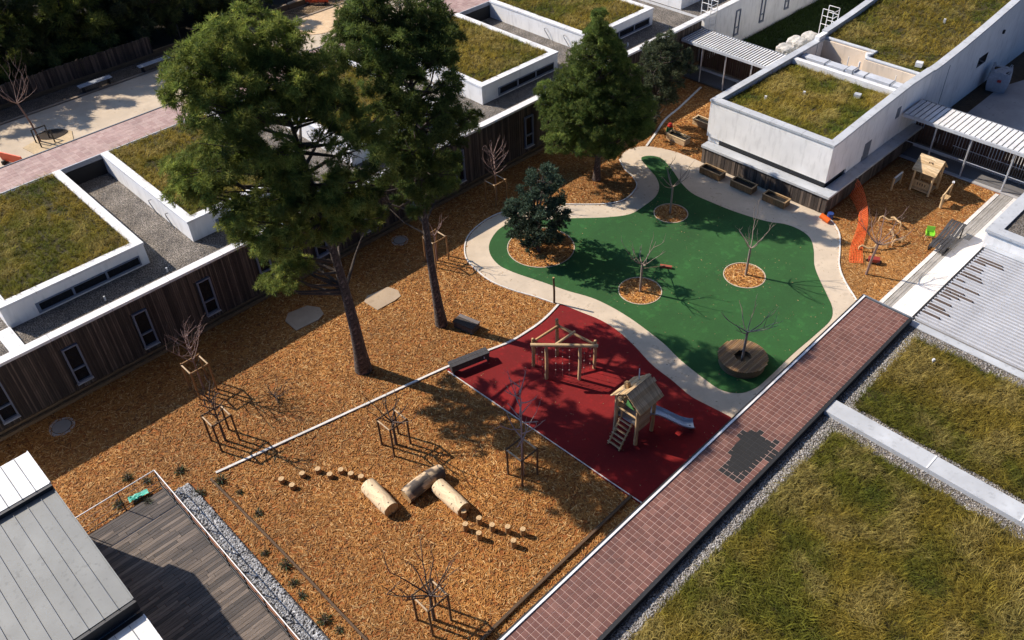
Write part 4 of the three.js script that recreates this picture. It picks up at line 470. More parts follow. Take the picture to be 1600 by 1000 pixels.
function sack(x, z, s, label, col, seed, group) { const t = thing('rubble_sack', label, 'sack', [x, 0, z], group); const g = new THREE.IcosahedronGeometry(s, 4), p = g.attributes.position, v = new THREE.Vector3(); for (let i = 0; i < p.count; i++) { v.fromBufferAttribute(p, i); const n = v.clone().normalize(); let k = 1 + 0.22 * (fbm(n.x * 0.5 + 0.5 + seed, n.y * 0.5 + n.z * 0.3, 5, 4, seed) - 0.5) * 2; const pw = Math.pow(Math.abs(n.x) ** 5 + Math.abs(n.y) ** 5 + Math.abs(n.z) ** 5, -0.2); v.copy(n).multiplyScalar(s * pw * k * (1 + 0.12 * n.y) * 0.86); v.y = Math.max(-0.5 * s, v.y); p.setXYZ(i, v.x * 1.05, v.y + 0.5 * s, v.z); } g.computeVertexNormals(); g.setIndex([...Array(p.count).keys()]); mesh('bag', g, M('woven sack ' + seed, col, 0.85, { map: T.mottle, bumpMap: T.rough, bumpScale: 0.08 }), t); mesh('rim', limb([...Array(13).keys()].map((i) => [Math.cos(i / 12 * 6.283) * s * 0.7, s * 1.2 + 0.06 * Math.sin(i * 2.3), Math.sin(i / 12 * 6.283) * s * 0.7]), 0.05, 5), M('sack rim ' + seed, col.map((c) => c * 0.85), 0.8), t); mesh('contents', CY(s * 0.66, s * 0.6, 0.1, 0, s * 1.12, 0, 12), M('rubble ' + seed, [0.4, 0.34, 0.26], 0.95, { map: T.dirt }), t); }
[[-27.28, -49.2, 0.42, 'grey white rubble sack nearest the slatted canopy'], [-27.16, -50.32, 0.56, 'white rubble sack second from the slatted canopy'], [-27.14, -51.63, 0.62, 'torn white rubble sack in the middle of the heap'], [-27.07, -53.07, 0.55, 'white rubble sack beside the ladder frame']].forEach(([x, z, s, l], k) => sack(x, z, s, l, [0.68, 0.66, 0.62], 201 + k * 7, 'rubble sacks on the lawn'));
{ const t = thing('builder_bag', 'large pale woven builder bag against the white hall wall', 'bag', [-15.35, 0, -54.9], undefined, 0.3), g = new THREE.BoxGeometry(1.1, 1.15, 1.1, 10, 10, 10), p = g.attributes.position; for (let i = 0; i < p.count; i++) { const x = p.getX(i), y = p.getY(i), z = p.getZ(i), u = (y + 0.575) / 1.15, bul = 1 + 0.2 * Math.sin(u * 2.6) - 0.1 * u, n = fbm(x * 0.2 + z * 0.13 + 3, y * 0.2 + 2, 6, 3, 24) - 0.5, c = 1 - 0.1 * Math.max(0, Math.abs(x) + Math.abs(z) - 0.75); p.setXYZ(i, x * bul * c + n * 0.16, u * 1.15 * (1 + (u > 0.95 ? n * 0.35 : 0)), z * bul * c - n * 0.14); } g.computeVertexNormals(); const bm = M('woven bag', [0.62, 0.64, 0.68], 0.85, { map: T.mottle, bumpMap: T.rough, bumpScale: 0.06 }); mesh('bag', g, bm, t);
  mesh('contents', B(0.8, 0.16, 0.8, 0, 1.12, 0, 0.1), M('bag rubble', [0.34, 0.3, 0.26], 0.95, { map: T.dirt, bumpMap: T.rough, bumpScale: 0.1 }), t); for (const [x, z] of [[-0.45, -0.45], [0.45, -0.45], [-0.45, 0.45], [0.45, 0.45]]) mesh('lifting_loop', limb([[x, 1.05, z * 0.7], [x * 1.15, 1.38, z], [x, 1.4, z * 1.15], [x * 0.7, 1.05, z]], 0.03, 5), bm, t); mesh('label', B(0.22, 0.16, 0.01, 0.05, 0.75, 0.66, 0, -0.05), M('red print', [0.5, 0.05, 0.04], 0.7), t); }
 sack(-14.3, -58.2, 0.5, 'small pale bag behind the builder bag', [0.5, 0.53, 0.6], 250);
{ const r = rng(77); for (let k = 0; k < 9; k++) { const t = thing('scrap_timber', 'dark scrap plank in the heap behind the builder bag', 'plank', [-12.2 + r() * 3, 0.05 + 0.05 * k, -57.5 - r() * 2.5], 'scrap heap behind the yard', r() * 3); mesh('plank', B(1.4 + r() * 1.2, 0.06, 0.25 + r() * 0.3, 0, 0.04, 0, 0, (r() - 0.5) * 0.3, (r() - 0.5) * 0.3), [W.stakeDark, W.slat[0], W.zincDark][k % 3], t); mesh('batten', B(0.9, 0.05, 0.08, 0.1, 0.1, 0.05, 0.4), W.slat[2], t); } }
// slat fence and orange barrier behind the court
{ const t = thing('slat_fence', 'dark upright slat fence in front of the wood', 'fence', [-59.3, 0, 0]); const r = rng(88), sets = [[], [], []]; for (let z = 7; z > -22; z -= 0.12) { const h = 1.42 + r() * 0.08; sets[Math.floor(r() * 3)].push(BX(-0.02, 0.02 + r() * 0.03, 0.12, h, z, z + 0.09 + r() * 0.02)); } sets.forEach((s, k) => mesh('slats', s, W.slat[k], t, { kind: 'stuff' })); mesh('base_board', BX(-0.05, 0.12, 0, 0.3, -22, 7), W.plinth, t); for (let z = 6; z > -22.5; z -= 2.3) mesh('post', BX(-0.12, -0.03, 0, 1.5, z, z + 0.1), W.stakeDark, t); mesh('rail', [BX(-0.06, -0.02, 0.4, 0.5, -22, 7), BX(-0.06, -0.02, 1.15, 1.25, -22, 7)], W.stakeDark, t); }
{ const t = thing('low_fence', 'low earth coloured board edging running on from the slat fence', 'fence', [-59.3, 0, -33]); for (let k = 0; k < 10; k++) mesh('board', BX(-0.05, 0.08, 0, 0.45, -10.9 + k * 2.2, -8.74 + k * 2.2), W.plinth, t); for (let k = 0; k < 10; k++) mesh('post', CY(0.04, 0.04, 1.6, 0.0, 0, -10.9 + k * 2.2, 6), W.black, t); }
for (const [x, z, a, w] of [[-58.51, -35.02, 0.7, 'by the orange sand patch beyond the pines'], [-51.48, -9.35, 0.4, 'at the left edge of the sand court']]) { const t = thing('orange_barrier', 'orange plastic barrier ' + w, 'barrier', [x, 0, z], undefined, a); mesh('panel', B(1.8, 0.6, 0.06, 0, 0.5, 0, 0, 0.15), M('orange barrier', [0.72, 0.1, 0.03], 0.55), t); for (const dx of [-0.7, 0.7]) mesh('foot', B(0.12, 0.24, 0.4, dx, 0.12, 0), W.black, t); }

// ---------- vegetation ----------
function needleTuft(n, len, wid, seed, droop = 0.25, minUp = -0.25) {      // a brush of needles round a twig end
  const r = rng(seed), pos = [], idx = [], nor = [];
  for (let i = 0; i < n; i++) { const a = r() * 6.283, up = minUp + (1 - minUp) * r(), h = Math.sqrt(Math.max(0, 1 - up * up)), d = new THREE.Vector3(Math.cos(a) * h, up, Math.sin(a) * h), l = len * (0.7 + 0.5 * r()), s = new THREE.Vector3().crossVectors(d, new THREE.Vector3(r() - 0.5, r() - 0.5, r() - 0.5)).normalize().multiplyScalar(wid * (0.7 + 0.6 * r())), b = pos.length / 3;
    const mid = d.clone().multiplyScalar(l * 0.5), tip = d.clone().multiplyScalar(l); tip.y -= droop * l * h;
    pos.push(0, 0, 0, mid.x + s.x, mid.y + s.y, mid.z + s.z, mid.x - s.x, mid.y - s.y, mid.z - s.z, tip.x, tip.y, tip.z); idx.push(b, b + 1, b + 2, b + 1, b + 3, b + 2); }
  const g = new THREE.BufferGeometry(); g.setAttribute('position', new THREE.Float32BufferAttribute(pos, 3)); g.setAttribute('uv', new THREE.Float32BufferAttribute(new Float32Array(pos.length / 3 * 2), 2)); g.setIndex(idx); g.computeVertexNormals(); return g;
}
const crownMat = leafy('pine needles', 0.42), leafMat = leafy('tree leaves', 0.38), UP = new THREE.Vector3(0, 1, 0);
function crownList(blobs, seed, per, col, out = 0.75, up = 0.6, ts = [0.8, 1.25]) {
  const r = rng(seed), list = [], d = new THREE.Vector3(), q = new THREE.Vector3();
  for (const [x, y, z, R] of blobs) { const n = Math.round(per * Math.max(0.15, R * R)); const tone = 0.75 + 0.5 * r(), clumps = Math.max(4, Math.round(n / 13));
    const cs = [...Array(clumps).keys()].map(() => { const t = r() * 6.283, c = r() * 2 - 1, s = Math.sqrt(1 - c * c), k = R * (0.45 + 0.55 * Math.cbrt(r())); return [x + Math.cos(t) * s * k, y + c * k * 0.78, z + Math.sin(t) * s * k, 0.7 + 0.6 * r()]; });
    for (let i = 0; i < n; i++) { const [cx, cy, cz, ct] = cs[Math.floor(r() * clumps)], cr = 0.31 * Math.min(1.2, 0.5 + R * 0.5); const t = r() * 6.283, c = r() * 2 - 1, s = Math.sqrt(1 - c * c), k = cr * Math.cbrt(r()); const px = cx + Math.cos(t) * s * k, py = cy + c * k * 0.7, pz = cz + Math.sin(t) * s * k;
      d.set(px - x, py - y, pz - z).normalize().multiplyScalar(out).add(q.set((r() - 0.5) * 0.9, up + (r() - 0.5) * 0.5, (r() - 0.5) * 0.9)).normalize();
      const Q = new THREE.Quaternion().setFromUnitVectors(UP, d).multiply(new THREE.Quaternion().setFromAxisAngle(UP, r() * 6.283)); const v = tone * ct * (0.75 + 0.5 * r()), c2 = col(r); list.push([px, py, pz, Q, ts[0] + (ts[1] - ts[0]) * r(), lin(c2[0] * v, c2[1] * v, c2[2] * v)]); } }
  return list;
}
function branchesTo(axis, blobs, seed, r0, rise) {   // limbs from the trunk to every clump
  const r = rng(seed), geos = []; for (const [x, y, z, R] of blobs) { const h = Math.max(axis.h0, y - rise * (0.5 + r()) - Math.hypot(x - axis.at(y)[0], z - axis.at(y)[1]) * 0.25), [ax, az] = axis.at(h), m = 0.45 + 0.2 * r(), L = Math.hypot(x - ax, y - h, z - az); geos.push(limb([[ax, h, az], [mix(ax, x, m) + (r() - 0.5) * 0.3, mix(h, y, m) - 0.08 * L, mix(az, z, m) + (r() - 0.5) * 0.3], [x, y, z]], [r0 * (0.2 + 0.1 * Math.min(3, L) / 3), 0.014], 5, false)); for (let k = 0; k < 3; k++) geos.push(limb([[mix(ax, x, 0.75), mix(h, y, 0.75), mix(az, z, 0.75)], [x + (r() - 0.5) * 2 * R, y + (r() - 0.3) * R, z + (r() - 0.5) * 2 * R]], [0.022, 0.008], 4, false)); } return geos; }
function pineTree(label, base, top, r0, blobs, seed, per, col, tuft, opt = {}) {
  const [bx, bz] = base, t = thing('pine_tree', label, 'tree', [bx, 0, bz]); const local = blobs.map(([x, y, z, R]) => [x - bx, y, z - bz, R]); const rr = rng(seed);
  const bend = opt.bend ?? [0, 0], at = (h) => { const u = h / top; return [bend[0] * u * u + 0.12 * Math.sin(u * 5 + seed), bend[1] * u * u + 0.1 * Math.sin(u * 4 + seed * 2)].map((v, i) => v - (i ? 0.1 * Math.sin(seed * 2) : 0.12 * Math.sin(seed))); };
  const pts = [...Array(15).keys()].map((i) => { const h = top * i / 14, [x, z] = at(h); return [x, h - 0.05, z]; });
  mesh('trunk', limb(pts, pts.map((p, i) => r0 * (1.25 * Math.exp(-i * 1.1) * 0.35 + 1 - 0.88 * (i / 14))), 12, false), W.bark, t);
  mesh('branches', branchesTo({ h0: opt.h0 ?? top * 0.35, at }, local, seed + 1, r0, 0.6), opt.bm ?? W.bark, t);
  scatter('crown', tuft, crownMat, crownList(local, seed + 2, per, col, opt.out, opt.up, opt.ts), t); return t;
}
const pineCol = (r) => { const k = r(); return k < 0.12 ? [0.31, 0.32, 0.07] : mix3([0.095, 0.135, 0.026], [0.21, 0.24, 0.05], k); };
const pineDark = (r) => mix3([0.065, 0.102, 0.024], [0.15, 0.185, 0.042], r());
const tuftP = needleTuft(26, 0.185, 0.0095, 5, 0.08, 0.0);
const P1 = [...[[-24.32, 14.35, -12.23, 1.02], [-24.27, 14.38, -12.2, 1.01], [-24.28, 14.36, -10.99, 0.92], [-24.32, 14.34, -11.01, 1.01], [-23.7, 14.01, -12.9, 0.77], [-23.7, 14.01, -12.9, 0.92], [-23.77, 14.08, -9.92, 0.93], [-24.18, 13.9, -10.09, 0.87], [-26.05, 13.04, -10.87, 0.86], [-23.48, 13.58, -10.74, 1.04], [-24.11, 13.28, -11.03, 1.18], [-23.11, 13.38, -11.91, 1.03], [-23.53, 13.18, -12.12, 1.02], [-22.8, 13.18, -13.05, 0.83], [-23.07, 13.04, -13.21, 0.82], [-25.19, 11.94, -14.43, 0.89], [-23.38, 13.97, -9.08, 0.48], [-24.75, 13.33, -9.62, 0.48], [-25.87, 12.8, -10.05, 0.51], [-22.92, 13.34, -9.6, 0.81], [-24.47, 12.54, -10.25, 0.83], [-25.94, 11.8, -10.86, 0.75], [-22.39, 12.98, -10.57, 0.75], [-24.07, 12.08, -11.36, 0.82], [-25.88, 11.1, -12.22, 0.72], [-22.33, 12.96, -12.33, 0.71], [-23.45, 12.35, -12.95, 0.82], [-25.47, 11.26, -14.07, 0.8], [-21.86, 12.51, -13.1, 0.7], [-22.74, 12, -13.63, 0.77], [-24.77, 10.85, -14.84, 0.71], [-22.71, 12.15, -9.46, 0.85], [-24.26, 11.27, -10.1, 0.87], [-26.32, 10.11, -10.96, 0.94], [-23.72, 11.34, -8.88, 0.75], [-24.89, 10.66, -9.32, 0.82], [-26.02, 10.01, -9.74, 0.83], [-22.1, 11.88, -9.89, 0.83], [-24.07, 10.71, -10.77, 0.76], [-26.29, 9.39, -11.76, 0.71], [-24.61, 10.21, -8.74, 0.46], [-24.87, 10.06, -8.83, 0.54], [-25.42, 9.73, -9.02, 0.54], [-21.92, 11.79, -10.76, 0.76], [-23.58, 10.8, -11.57, 0.71], [-25.79, 9.46, -12.66, 0.73], [-21.39, 10.38, -11.36, 1.08], [-23.64, 8.84, -12.55, 0.93], [-22.04, 10.29, -10.46, 0.85], [-23.82, 9.1, -11.31, 0.93], [-22.65, 9.48, -9.82, 0.85], [-24.07, 8.5, -10.43, 0.8], [-26.42, 6.89, -11.45, 0.76], [-21.87, 9, -10.28, 0.87], [-24.18, 7.31, -11.36, 0.76], [-26.21, 5.82, -12.32, 0.87], [-21.14, 9.42, -11.34, 0.88], [-23.52, 7.66, -12.62, 0.86], [-20.57, 10.33, -12.23, 0.88], [-22.95, 8.64, -13.64, 0.84], [-20.76, 11.43, -12.95, 0.82], [-21.27, 12.05, -12.59, 0.66], [-20.96, 11.89, -13.8, 0.6], [-22.33, 11.04, -14.71, 0.65], [-22.31, 8.73, -9.65, 0.38], [-24.49, 7.14, -10.59, 0.36], [-26.37, 5.77, -11.4, 0.37], [-21.02, 8.88, -12.28, 0.53], [-22.82, 7.5, -13.33, 0.56], [-20.76, 8.83, -12.86, 0.45], [-22.62, 7.39, -14.02, 0.45], [-24.63, 5.82, -15.26, 0.46], [-21.59, 9.64, -10.97, 0.76], [-23.57, 8.23, -11.97, 0.79], [-20.92, 9.81, -11.76, 0.65], [-23.08, 8.23, -12.98, 0.63], [-25.53, 6.46, -14.35, 0.61], [-21.53, 11.1, -10.91, 0.57], [-23.64, 9.74, -11.98, 0.58], [-26.09, 8.16, -13.22, 0.59], [-20.36, 10.72, -13.52, 0.53], [-23.12, 10.57, -9.36, 0.71], [-24.57, 9.67, -9.94, 0.62], [-26.24, 8.62, -10.62, 0.67]], ...[[-23.82, 5.89, -11.06, 0.76], [-24.9, 5.03, -11.56, 0.68], [-24.33, 5.49, -10.61, 0.42], [-25.02, 4.93, -10.91, 0.49], [-23.8, 5.94, -11.61, 0.58], [-24.42, 5.45, -11.91, 0.53]]];
const P2 = [[-23.76, 13.82, -17.22, 1.1], [-23.77, 13.82, -17.23, 1.17], [-24.97, 13.25, -18.09, 1.07], [-23.7, 13.92, -15.85, 0.94], [-23.99, 13.79, -16.04, 0.93], [-25.37, 13.14, -16.97, 0.96], [-23.11, 13.53, -17.82, 0.84], [-23.11, 13.53, -17.82, 0.75], [-24.42, 12.87, -18.83, 0.8], [-23.08, 13.57, -14.81, 0.84], [-24.1, 13.06, -15.46, 0.85], [-25.79, 12.22, -16.55, 0.72], [-22.8, 13.13, -16.08, 0.89], [-23.56, 12.73, -16.61, 0.93], [-25.17, 11.89, -17.75, 1], [-22.27, 12.84, -16.75, 0.8], [-22.85, 12.52, -17.19, 0.72], [-24.77, 11.47, -18.64, 0.8], [-22.25, 13.03, -17.88, 0.58], [-22.29, 13.01, -17.91, 0.63], [-23.79, 12.2, -19.12, 0.52], [-21.79, 12.68, -17.16, 0.52], [-22.48, 12.3, -17.7, 0.57], [-24.11, 11.37, -18.99, 0.57], [-22.35, 12.64, -15.12, 0.69], [-23.56, 11.97, -15.94, 0.67], [-25.65, 10.81, -17.35, 0.7], [-21.56, 12.28, -15.77, 0.73], [-23.33, 11.24, -17.06, 0.71], [-25.03, 10.23, -18.31, 0.7], [-21.12, 12.07, -17.07, 0.45], [-22.11, 11.46, -17.88, 0.49], [-23.82, 10.41, -19.26, 0.47], [-20.99, 11.23, -16.82, 0.54], [-22.22, 10.42, -17.8, 0.55], [-23.85, 9.36, -19.11, 0.53], [-21.11, 11.04, -16.11, 0.95], [-22.64, 10.03, -17.27, 0.87], [-24.36, 8.89, -18.59, 0.82], [-22.07, 11.29, -15.49, 0.84], [-23.47, 10.43, -16.47, 0.69], [-25.44, 9.2, -17.85, 0.7], [-23.95, 9.37, -15.81, 0.85], [-25.69, 8.23, -16.95, 0.8], [-21.72, 9.8, -15.61, 0.95], [-23.46, 8.59, -16.85, 0.95], [-25.15, 7.41, -18.06, 0.81], [-21.04, 9.94, -16.49, 0.76], [-22.58, 8.84, -17.7, 0.82], [-24.14, 7.72, -18.92, 0.79], [-20.62, 10.73, -17.46, 0.39], [-21.76, 9.94, -18.42, 0.36], [-23.11, 9.01, -19.56, 0.34], [-21.74, 8.52, -16.03, 0.82], [-23.25, 7.38, -17.15, 0.86], [-24.65, 6.32, -18.18, 0.9], [-25.15, 6.29, -17.25, 0.84], [-21.04, 8.85, -16.36, 0.59], [-22.83, 7.48, -17.76, 0.61], [-24.39, 6.28, -18.97, 0.65], [-22.45, 7.88, -14.69, 0.62], [-25.43, 5.6, -16.64, 0.58], [-23.26, 8.48, -14.26, 0.64], [-25.69, 6.75, -15.75, 0.65], [-21.88, 7.65, -15.68, 0.44], [-24.97, 5.21, -17.89, 0.51]];
const P3 = [[-25.24, 9.64, -29.4, 0.2], [-26.41, 8.93, -30.76, 0.23], [-27.48, 8.28, -32, 0.23], [-25.15, 9.34, -29.3, 0.26], [-26.19, 8.69, -30.52, 0.28], [-27.36, 7.96, -31.89, 0.27], [-25.33, 9, -29.31, 0.32], [-26.24, 8.42, -30.37, 0.33], [-27.42, 7.67, -31.73, 0.33], [-25.22, 8.71, -29.73, 0.34], [-26.19, 8.09, -30.87, 0.38], [-27.14, 7.47, -31.99, 0.36], [-25.63, 8.15, -29.43, 0.42], [-26.62, 7.5, -30.56, 0.46], [-27.57, 6.87, -31.65, 0.47], [-25.22, 8.02, -29.5, 0.49], [-26.34, 7.27, -30.81, 0.48], [-27.42, 6.55, -32.07, 0.47], [-24.86, 7.78, -30.09, 0.44], [-25.65, 7.24, -31.04, 0.43], [-26.9, 6.37, -32.56, 0.46], [-25.98, 7.22, -28.91, 0.48], [-26.96, 6.55, -30, 0.55], [-27.88, 5.92, -31.02, 0.54], [-25.46, 8.58, -29.48, 0.52], [-26.36, 8, -30.52, 0.56], [-27.61, 7.19, -31.96, 0.6], [-25.1, 8.24, -29.89, 0.53], [-25.88, 7.72, -30.81, 0.55], [-27.07, 6.93, -32.23, 0.57], [-25.51, 7.82, -28.94, 0.76], [-26.87, 6.9, -30.49, 0.81], [-27.94, 6.18, -31.71, 0.81], [-24.96, 7.31, -30, 0.7], [-25.99, 6.58, -31.24, 0.74], [-26.82, 5.99, -32.25, 0.77], [-26.34, 6.49, -29.01, 0.83], [-27.1, 5.96, -29.84, 0.79], [-28.28, 5.13, -31.15, 0.87], [-24.97, 6.67, -29.37, 0.95], [-26.13, 5.82, -30.74, 0.94], [-27.27, 4.98, -32.08, 0.94], [-24.36, 6.62, -30.42, 0.75], [-25.37, 5.86, -31.67, 0.63], [-26.06, 5.34, -32.54, 0.67], [-26.79, 5.4, -28.69, 0.8], [-27.46, 4.91, -29.41, 0.79], [-28.26, 4.33, -30.27, 0.88], [-25.62, 5.32, -29.25, 0.99], [-26.69, 4.49, -30.48, 1.02], [-27.71, 3.71, -31.63, 0.98], [-24.54, 5.56, -30.1, 1.18], [-25.63, 4.7, -31.43, 1.15], [-26.39, 4.1, -32.37, 1.07], [-23.95, 5.47, -31.07, 0.57], [-24.61, 4.93, -31.92, 0.57], [-25.2, 4.45, -32.69, 0.67], [-27.27, 4.04, -28.66, 0.73], [-27.66, 3.74, -29.07, 0.65], [-28.26, 3.28, -29.69, 0.64], [-25.88, 4.16, -28.74, 1.12], [-27.17, 3.12, -30.18, 0.96], [-27.96, 2.48, -31.05, 1.12], [-24.84, 4.21, -29.82, 1.12], [-25.85, 3.36, -31.04, 1.1], [-26.93, 2.45, -32.34, 1.21], [-24.09, 4.2, -30.87, 0.89], [-24.71, 3.66, -31.67, 0.85], [-25.75, 2.77, -33, 0.77], [-27.03, 2.83, -28.59, 0.66], [-27.67, 2.3, -29.27, 0.71], [-28.42, 1.69, -30.06, 0.64], [-25.86, 3.01, -29.22, 0.76], [-26.9, 2.12, -30.4, 0.78], [-24.67, 3.16, -29.94, 0.9], [-25.54, 2.39, -31, 0.87], [-24.21, 3.21, -31.11, 0.56], [-24.82, 2.66, -31.89, 0.56], [-25.64, 1.93, -32.95, 0.5], [-28.11, 4.29, -28.61, 0.32], [-28.19, 4.24, -28.68, 0.28], [-28.43, 4.06, -28.94, 0.35], [-28.18, 5.28, -28.87, 0.39], [-28.23, 5.25, -28.92, 0.41], [-28.15, 5.3, -28.84, 0.38], [-23.85, 4.75, -31.27, 0.6], [-24.48, 4.22, -32.09, 0.6], [-24.86, 3.9, -32.58, 0.62], [-27.7, 4.73, -28.74, 0.54], [-28.13, 4.42, -29.18, 0.59], [-28.44, 4.2, -29.5, 0.62], [-23.82, 3.79, -31.08, 0.48], [-24.68, 3.03, -32.2, 0.56], [-25, 2.74, -32.62, 0.54]];
pineTree('broad pine with a thick leaning trunk in front of the timber facade', [-23.48, -13.14], 13.4, 0.265, P1, 301, 250, pineCol, tuftP, { bend: [-0.6, 0.6], h0: 4.2 });
pineTree('slimmer dark pine just right of the broad pine', [-23.27, -17.24], 13.4, 0.205, P2, 311, 250, pineDark, tuftP, { bend: [-0.2, 0.2], h0: 4.8 });
pineTree('dense cone shaped pine in the round mulch bed beside the path', [-26.19, -30.69], 8.7, 0.17, P3, 321, 330, (r) => mix3([0.075, 0.12, 0.024], [0.18, 0.22, 0.05], r()), needleTuft(26, 0.16, 0.0085, 6, 0.08, 0.0), { h0: 1.4 });
// grey green tree and dark shrub
function leafyTree(name, label, base, blobs, seed, per, col, tuft, stems, opt = {}) { const [bx, bz] = base, t = thing(name, label, opt.cat ?? 'tree', [bx, opt.y ?? 0, bz], opt.group); const local = blobs.map(([x, y, z, R]) => [x - bx, y - (opt.y ?? 0), z - bz, R]), top = Math.max(...local.map((b) => b[1])); mesh('trunk', [...Array(stems).keys()].map((k) => limb([[k * 0.12 - 0.06 * stems, 0, 0.05 * k], [k * 0.2 - 0.1 * stems, top * 0.5, 0.1], [k * 0.3 - 0.15 * stems, top * 0.85, 0]], [opt.r ?? 0.1, 0.03], 7, false)), W.bark, t); mesh('branches', branchesTo({ h0: 0.3, at: () => [0, 0.03] }, local, seed, opt.r ?? 0.1, 0.5), W.bark, t); scatter('crown', tuft, opt.mat ?? leafMat, crownList(local, seed + 1, per, col, opt.out ?? 0.7, opt.up ?? 0.7, opt.ts), t); return t; }
leafyTree('olive_tree', 'grey green bushy tree behind the cone shaped pine', [-27.3, -36.84], [[-26.47, 5.07, -36.02, 0.97], [-27.48, 4.31, -37.4, 1.01], [-26.02, 4.85, -36.85, 0.69], [-26.76, 4.28, -37.89, 0.58], [-26.91, 4.11, -35.88, 0.82], [-27.81, 3.41, -37.09, 0.9], [-26.2, 3.68, -36.69, 0.87], [-26.99, 3.04, -37.8, 0.84], [-26.73, 2.8, -36.26, 0.84], [-27.56, 2.12, -37.38, 0.86], [-27.08, 2.3, -35.74, 0.69], [-28.01, 1.52, -36.97, 0.76], [-25.82, 4.12, -37.27, 0.54], [-26.26, 3.76, -37.89, 0.46], [-26.57, 5.89, -36.43, 0.44], [-27.59, 5.16, -37.82, 0.38], [-27.16, 5.31, -36.06, 0.53], [-27.98, 4.72, -37.14, 0.48], [-26.27, 2.42, -36.68, 0.54], [-27.21, 1.61, -37.99, 0.6], [-27.08, 1.17, -36.14, 0.5]], 331, 190, (r) => mix3([0.045, 0.06, 0.028], [0.1, 0.115, 0.06], r()), needleTuft(16, 0.2, 0.016, 8, 0.1, 0.1), 3);
leafyTree('conifer_shrub', 'dark blue green conifer shrub in the largest round mulch pit', [-24.01, -24.11], [[-22.87, 5.12, -23.59, 0.21], [-23.69, 4.4, -24.44, 0.24], [-24.12, 4.02, -24.88, 0.2], [-22.75, 4.52, -23.66, 0.39], [-23.61, 3.74, -24.56, 0.37], [-24.11, 3.29, -25.08, 0.39], [-23.64, 4.62, -23.25, 0.23], [-24.01, 4.31, -23.61, 0.25], [-24.8, 3.63, -24.39, 0.24], [-23.7, 3.91, -23.17, 0.41], [-24.11, 3.55, -23.57, 0.4], [-25.02, 2.74, -24.46, 0.43], [-23.12, 3.37, -23.14, 0.73], [-23.82, 2.72, -23.84, 0.71], [-24.69, 1.9, -24.71, 0.75], [-22.89, 3.55, -23.97, 0.41], [-23.48, 2.99, -24.59, 0.43], [-24.12, 2.39, -25.26, 0.41], [-24.18, 3.16, -22.73, 0.26], [-24.58, 2.8, -23.1, 0.26], [-25.24, 2.2, -23.73, 0.27], [-24.67, 2.51, -22.89, 0.22], [-24.72, 2.47, -22.94, 0.22], [-25.12, 2.1, -23.31, 0.21], [-24.09, 2.24, -22.93, 0.47], [-24.41, 1.93, -23.23, 0.56], [-25.23, 1.16, -24.01, 0.49], [-23.15, 2.28, -23.36, 0.8], [-23.92, 1.52, -24.14, 0.71], [-24.54, 0.92, -24.76, 0.8], [-22.59, 3.03, -23.91, 0.44], [-23.31, 2.33, -24.67, 0.37], [-23.93, 1.73, -25.32, 0.36], [-22.69, 2.26, -24.18, 0.35], [-23.12, 1.83, -24.64, 0.37], [-23.75, 1.19, -25.32, 0.32], [-23.38, 1.55, -23.03, 0.48], [-24.19, 0.74, -23.83, 0.49], [-23.01, 1.49, -23.92, 0.56], [-23.38, 1.11, -24.31, 0.5], [-24.1, 0.38, -25.05, 0.51], [-24.13, 1.68, -22.78, 0.34], [-24.75, 1.08, -23.36, 0.33], [-25.1, 0.74, -23.7, 0.34], [-23.64, 1.08, -22.86, 0.27], [-24.35, 0.36, -23.55, 0.29], [-23.04, 4.02, -23.39, 0.37], [-23.91, 3.24, -24.27, 0.4], [-24.3, 2.88, -24.67, 0.4]], 341, 250, (r) => mix3([0.035, 0.062, 0.038], [0.085, 0.125, 0.08], r()), needleTuft(16, 0.15, 0.014, 9, 0.0, 0.15), 4, { cat: 'shrub', up: 0.9, r: 0.07 });
// the wood behind the fence
const woodMat = leafy('wood leaves', 0.5);
{ const r = rng(401), tuft = needleTuft(20, 0.48, 0.028, 12, 0.2), tint = [(q) => mix3([0.1, 0.14, 0.03], [0.24, 0.27, 0.06], q()), (q) => mix3([0.14, 0.17, 0.05], [0.3, 0.32, 0.09], q()), (q) => mix3([0.08, 0.11, 0.045], [0.17, 0.2, 0.09], q())];
  const spots = [[-62.5, -5, 7, 2.4, 0, 'at the far left of the picture'], [-64, -9.5, 8.5, 2.8, 1, 'above the left end of the slat fence, lighter green'], [-62.6, -13.5, 6.5, 2.3, 0, 'just right of the lighter tree behind the fence'], [-65.5, -15, 9, 2.8, 2, 'dark and tall behind the middle of the slat fence'], [-62.8, -18.2, 7.5, 2.5, 0, 'over the right half of the slat fence'], [-66, -20.5, 9, 2.8, 0, 'behind the right end of the slat fence'], [-63.2, -23, 7, 2.4, 2, 'just past the end of the slat fence'], [-67, -26, 9, 2.8, 1, 'set back beyond the end of the slat fence'], [-64.5, -28.5, 7, 2.4, 0, 'between the wood and the broad pine crown'], [-70, -11, 10, 3.2, 2, 'in the second row at the top left corner'], [-71, -18, 10, 3.2, 0, 'in the second row above the fence middle'], [-72, -25, 10, 3.2, 2, 'in the second row above the fence end'], [-69, -31.5, 8, 2.8, 0, 'rightmost of the wood at the picture top'], [-68, -3, 9, 3, 2, 'in the second row at the left edge']];
  for (const [x, z, h, R, k, w] of spots) { const blobs = []; for (let i = 0; i < 15; i++) { const u = i / 14, a = i * 2.4, rad = R * (0.25 + 0.6 * Math.sin(3.14 * (0.15 + 0.75 * u))) * (0.5 + 0.5 * r()); blobs.push([x + Math.cos(a) * rad, h * (0.1 + 0.86 * u), z + Math.sin(a) * rad, R * (0.6 - 0.24 * u)]); } const t = leafyTree('forest_tree', 'evergreen forest tree ' + w, [x, z], blobs, 410 + Math.round(-z * 7), 58, tint[k], tuft, 1, { r: 0.14, ts: [0.8, 1.3], group: 'wood behind the fence', mat: woodMat }); } }
